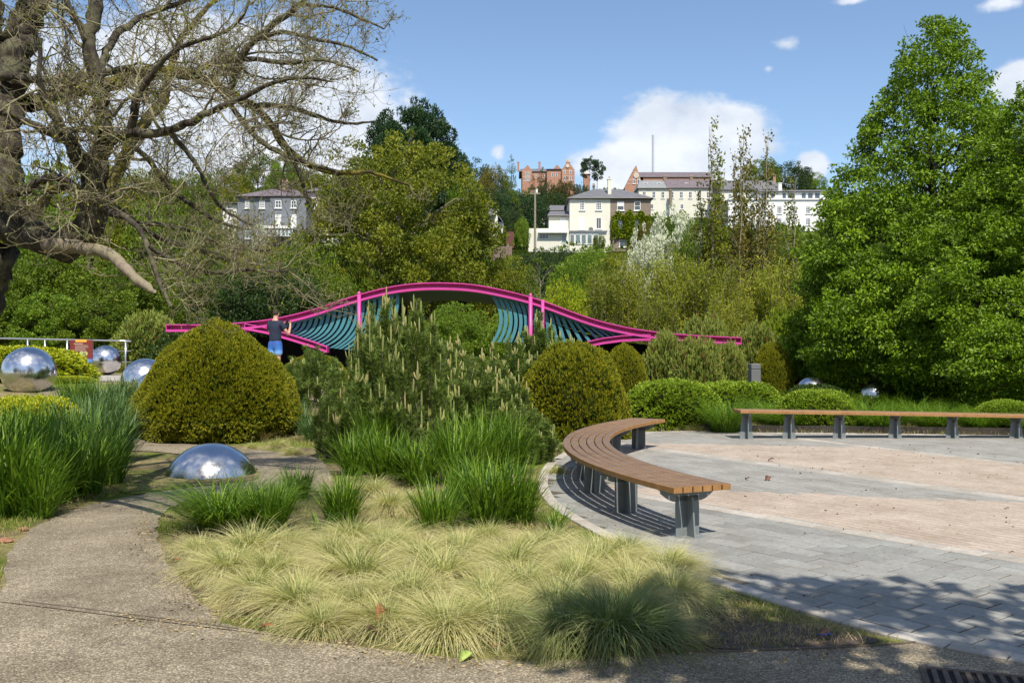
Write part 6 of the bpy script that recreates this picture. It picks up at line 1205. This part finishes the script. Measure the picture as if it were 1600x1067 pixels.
# ---------------------------------------------------------------- the old bare tree at the left
def old_tree():
    rg = np.random.default_rng(2024); Y0 = 9.0; base = np.array([at(-140, 0, Y0)[0], Y0, 0.0]); root = empty('old_bare_tree', tuple(base), 0, 'big old spreading tree, nearly leafless, with lichened twisted limbs at the left edge', 'tree')
    LIMBS = []  # (mat, [(px,py,width px,dY)])
    tr = [(-150, 800, 150, 0), (-122, 700, 124, 0), (-95, 600, 112, 0), (-62, 500, 106, 0), (-38, 420, 102, 0), (-18, 330, 92, 0), (-6, 240, 68, .1), (2, 160, 54, .2), (20, 90, 48, .3), (48, 20, 44, .4), (84, -80, 42, .5), (120, -200, 36, .6), (160, -330, 22, .7)]
    L = LIMBS.append
    L(('bark', tr, 0)); L(('bark', [(2, 240, 60, .1), (-10, 160, 46, .2), (-15, 60, 40, .2), (-25, -60, 32, .3), (-60, -200, 20, .3)], 1))
    L(('bark', [(-25, 352, 60, 0), (15, 352, 52, -.15), (50, 368, 50, -.3), (90, 382, 48, -.4), (120, 378, 48, -.45), (142, 352, 46, -.5), (150, 322, 44, -.5), (147, 290, 42, -.5), (146, 270, 38, -.5), (158, 240, 30, -.5), (164, 215, 27, -.5), (160, 180, 25, -.5), (154, 140, 24, -.5), (144, 100, 22, -.5), (136, 60, 22, -.5), (148, 20, 23, -.5), (156, -40, 20, -.4), (170, -130, 14, -.3), (210, -240, 8, -.2)], 1))
    L(('bark', [(144, 282, 34, -.5), (128, 250, 26, -.6), (112, 226, 24, -.7), (98, 205, 18, -.7), (86, 178, 16, -.8), (70, 165, 12, -.8), (60, 120, 8, -.9), (64, 60, 6, -.9)], 1))
    L(('bark', [(110, 224, 16, -.7), (78, 206, 14, -.8), (48, 192, 11, -.9), (10, 176, 9, -1), (-40, 170, 7, -1)], 1))
    L(('bark', [(160, 226, 20, -.5), (182, 214, 18, -.6), (205, 204, 16, -.7), (235, 211, 14, -.8), (262, 206, 13, -.8), (300, 190, 12, -.9), (335, 170, 10, -1), (372, 158, 9, -1), (420, 130, 7, -1.1), (470, 120, 5, -1.2), (520, 128, 3, -1.2)], 1))
    L(('bark', [(205, 204, 14, -.7), (210, 170, 12, -.8), (222, 132, 12, -.8), (245, 108, 10, -.9), (262, 84, 8, -1), (300, 66, 7, -1), (345, 55, 6, -1), (380, 30, 5, -1.1), (395, -20, 4, -1.1)], 1))
    L(('barkmoss', [(40, 165, 30, .5), (80, 152, 26, .8), (120, 142, 24, 1), (160, 135, 23, 1.2), (200, 122, 22, 1.4), (240, 113, 20, 1.5), (290, 112, 18, 1.6), (322, 122, 17, 1.7), (352, 142, 15, 1.8), (392, 165, 14, 1.9), (420, 185, 12, 2), (440, 225, 12, 2), (470, 255, 11, 2.1), (520, 270, 9, 2.2), (580, 268, 6, 2.3), (640, 290, 3, 2.4)], 1))
    L(('bark', [(-10, 118, 14, .0), (40, 122, 12, .1), (90, 126, 13, .2), (140, 120, 12, .3), (190, 108, 12, .3), (240, 110, 9, .3)], 1))
    L(('barkpale', [(60, 372, 34, -.3), (95, 385, 26, -.5), (130, 388, 19, -.7), (160, 388, 19, -.9), (178, 402, 18, -1), (200, 424, 17, -1.1), (222, 444, 15, -1.2), (241, 457, 11, -1.3), (243, 459, 5, -1.3)], 0))
    L(('bark', [(150, 322, 14, -.5), (172, 336, 12, -.7), (196, 336, 11, -.8), (214, 352, 10, -.9), (232, 382, 8, -1), (238, 410, 8, -1), (250, 445, 7, -1.1), (268, 480, 5, -1.2)], 1))
    L(('bark', [(162, 316, 10, -.5), (185, 325, 9, -.2), (215, 350, 8, 0), (248, 372, 8, .1), (290, 385, 6, .2), (340, 400, 5, .3), (390, 420, 3, .4)], 1))
    L(('bark', [(-15, 318, 20, -.3), (20, 302, 15, -.5), (48, 294, 13, -.6), (64, 281, 12, -.7), (88, 274, 11, -.8), (112, 281, 10, -.8), (118, 295, 8, -.8)], 1))
    L(('barkmoss', [(40, 345, 24, .6), (55, 328, 20, .7), (72, 305, 18, .8), (84, 292, 15, .9), (110, 291, 12, 1), (140, 300, 10, 1)], 0))
    L(('barkmoss', [(165, 310, 24, .6), (182, 272, 22, .8), (198, 235, 20, 1), (214, 208, 18, 1.2), (232, 182, 18, 1.3), (258, 160, 15, 1.4), (262, 120, 12, 1.5), (282, 60, 9, 1.6), (330, 5, 7, 1.7), (400, -40, 5, 1.8)], 1))
    L(('bark', [(140, 60, 12, -.5), (110, 20, 9, -.6), (90, -40, 7, -.6)], 1)); L(('bark', [(152, 130, 14, -.5), (166, 80, 13, -.3), (182, 50, 12, -.2), (215, 32, 10, -.1), (250, 14, 9, 0), (300, 0, 7, 0), (350, -30, 5, .1)], 1))
    L(('bark', [(360, 145, 11, 1.7), (375, 90, 11, 1.6), (400, 62, 11, 1.5), (430, 36, 10, 1.4), (470, 8, 8, 1.3), (500, -30, 6, 1.2)], 1)); L(('bark', [(395, 66, 8, 1.5), (440, 48, 7, 1.4), (490, 62, 6, 1.4), (540, 70, 5, 1.3), (590, 95, 3, 1.3)], 1)); L(('bark', [(470, 8, 6, 1.3), (520, 10, 5, 1.3), (565, 30, 4, 1.2), (600, 45, 2.5, 1.2)], 1))
    L(('bark', [(300, 112, 10, 1.6), (345, 96, 9, 1.5), (395, 92, 8, 1.4), (450, 100, 7, 1.3), (505, 92, 5, 1.2), (560, 112, 3, 1.1)], 1)); L(('bark', [(392, 165, 9, 1.9), (440, 165, 8, 2), (490, 180, 7, 2), (540, 195, 5, 2), (585, 190, 3, 2)], 1))
    L(('bark', [(340, 135, 9, 1.8), (372, 182, 9, 1.6), (400, 215, 9, 1.5), (430, 236, 8, 1.5), (460, 250, 7, 1.4), (505, 262, 6, 1.3), (530, 270, 5, 1.3)], 1)); L(('bark', [(265, 206, 9, -.8), (290, 235, 8, -.7), (312, 262, 7, -.6), (325, 300, 6, -.6), (350, 330, 5, -.5), (395, 352, 4, -.4)], 1))
    L(('bark', [(205, 226, 9, 0), (235, 250, 9, .1), (250, 275, 9, .2), (268, 300, 8, .3), (300, 320, 7, .4), (335, 345, 6, .5), (380, 358, 4, .6)], 1)); L(('bark', [(420, 190, 8, 2), (445, 225, 8, 2), (470, 275, 7, 2.1), (482, 320, 5, 2.2)], 1))
    L(('bark', [(232, 384, 8, -1), (262, 405, 7, -.9), (300, 420, 6, -.8), (345, 428, 5, -.7), (400, 420, 4, -.6), (450, 425, 3, -.5)], 1)); L(('bark', [(215, 350, 8, -.5), (255, 350, 7, -.2), (300, 362, 6, 0), (350, 385, 5, .2), (420, 392, 4, .3)], 1))
    def dens(c):
        P = []
        for a, b in zip(c, c[1:]):
            n = max(2, int(math.hypot(b[0] - a[0], b[1] - a[1]) / 9))
            for i in range(n): t = i / n; P.append([a[k] + (b[k] - a[k]) * t for k in range(4)])
        P.append(list(c[-1])); P = np.array(P)
        for _ in range(3): P[1:-1] = (P[:-2] + 2 * P[1:-1] + P[2:]) / 4
        return P
    groups = {}; seeds = []
    for li, (mat, c, tw) in enumerate(LIMBS):
        P = dens(c); Yd = Y0 + P[:, 3]; W = np.stack([(P[:, 0] - CX) / F * Yd, Yd, CAMH + (HZ - P[:, 1]) / F * Yd], 1) - base; r = P[:, 2] / 2 / F * Yd
        amp = np.clip(r * .16, .003, .03); W += np.cumsum(rg.normal(size=W.shape), axis=0) * 0 + rg.normal(size=W.shape) * amp[:, None]; r = r * (1 + .07 * rg.normal(size=len(r)))
        name = 'trunk' if li == 0 else 'broken_limb' if mat == 'barkpale' else 'limb'; S = TubeSet(); S.add(W, r, 14 if r.max() > .1 else 9, .5)
        if mat == 'barkpale': r[-1] *= .2
        obj(name, S.mesh(name, [M_[mat]]), root)
        if tw and li > 0:
            for i in range(1, len(W)):
                if r[i] < .13: seeds.append((W[i], W[i] - W[i - 1], r[i], P[i, 0], P[i, 1]))
    TS = TubeSet(); BC = []; BD = []
    def branch(p, d, L, r, lev):
        n = 7 if lev == 1 else 5; P = [p]; d = d / np.linalg.norm(d); pos = []
        trend = np.array([.18, 0, .10 if lev > 1 else .02])
        for k in range(n):
            d = d + rg.normal(size=3) * (.30 if lev < 3 else .22) + trend * .25; d[2] += .05 * k * (1 if lev > 1 else .3); d /= np.linalg.norm(d); p = p + d * L / n; P.append(p); pos.append((p, d))
        TS.add(np.array(P), np.linspace(r, r * .35, n + 1), 5 if lev == 1 else 4 if lev == 2 else 3, rg.random())
        if lev < 4:
            m = {1: 8, 2: 5, 3: 2}[lev]
            for _ in range(m):
                q, dd = pos[rg.integers(1 if lev == 1 else 0, len(pos))]; nd = dd * .55 + rg.normal(size=3) * .62; branch(q, nd, L * (.40 + .22 * rg.random()), max(.0022, r * .48), lev + 1)
        else:
            if rg.random() < .5: BC.append(p); BD.append(d)
        if lev == 3: BC.append(p); BD.append(d)
    for W, d, r, px, py in seeds:
        if px > 540 or px < -60: pr = .12
        else: pr = .30
        if py > 330 and px < 300: pr *= .5
        if rg.random() > pr: continue
        nd = d / (np.linalg.norm(d) + 1e-9) * .5 + rg.normal(size=3) * .7; nd[2] += .15
        if py < 200: nd[2] -= .05
        branch(W, nd, (.35 + .6 * rg.random()) * (1 if px < 480 else .6), min(.018, max(.007, r * .4)), 1)
    obj('twigs', TS.mesh('twigs', [M_['twig']]), root)['kind'] = 'stuff'
    BC = np.array(BC); BD = np.array(BD); kp = rg.random(len(BC)) < .38; BC = BC[kp]; BD = BD[kp]; BC = np.repeat(BC, 2, 0); BD = np.repeat(BD, 2, 0) + rg.normal(size=BC.shape) * .4; s = .5 + .8 * rg.random(len(BC)); V, Q = leaves(rg, BC, BD, .030 * s, .014 * s)
    o = obj('young_leaves', npmesh('young_leaves', V, Q, mats=[M_['olive']], rnd=np.repeat(rg.random(len(BC)), 4)), root); o['kind'] = 'stuff'
    print('twig tubes', len(TS.V), 'buds', len(BC))
old_tree()
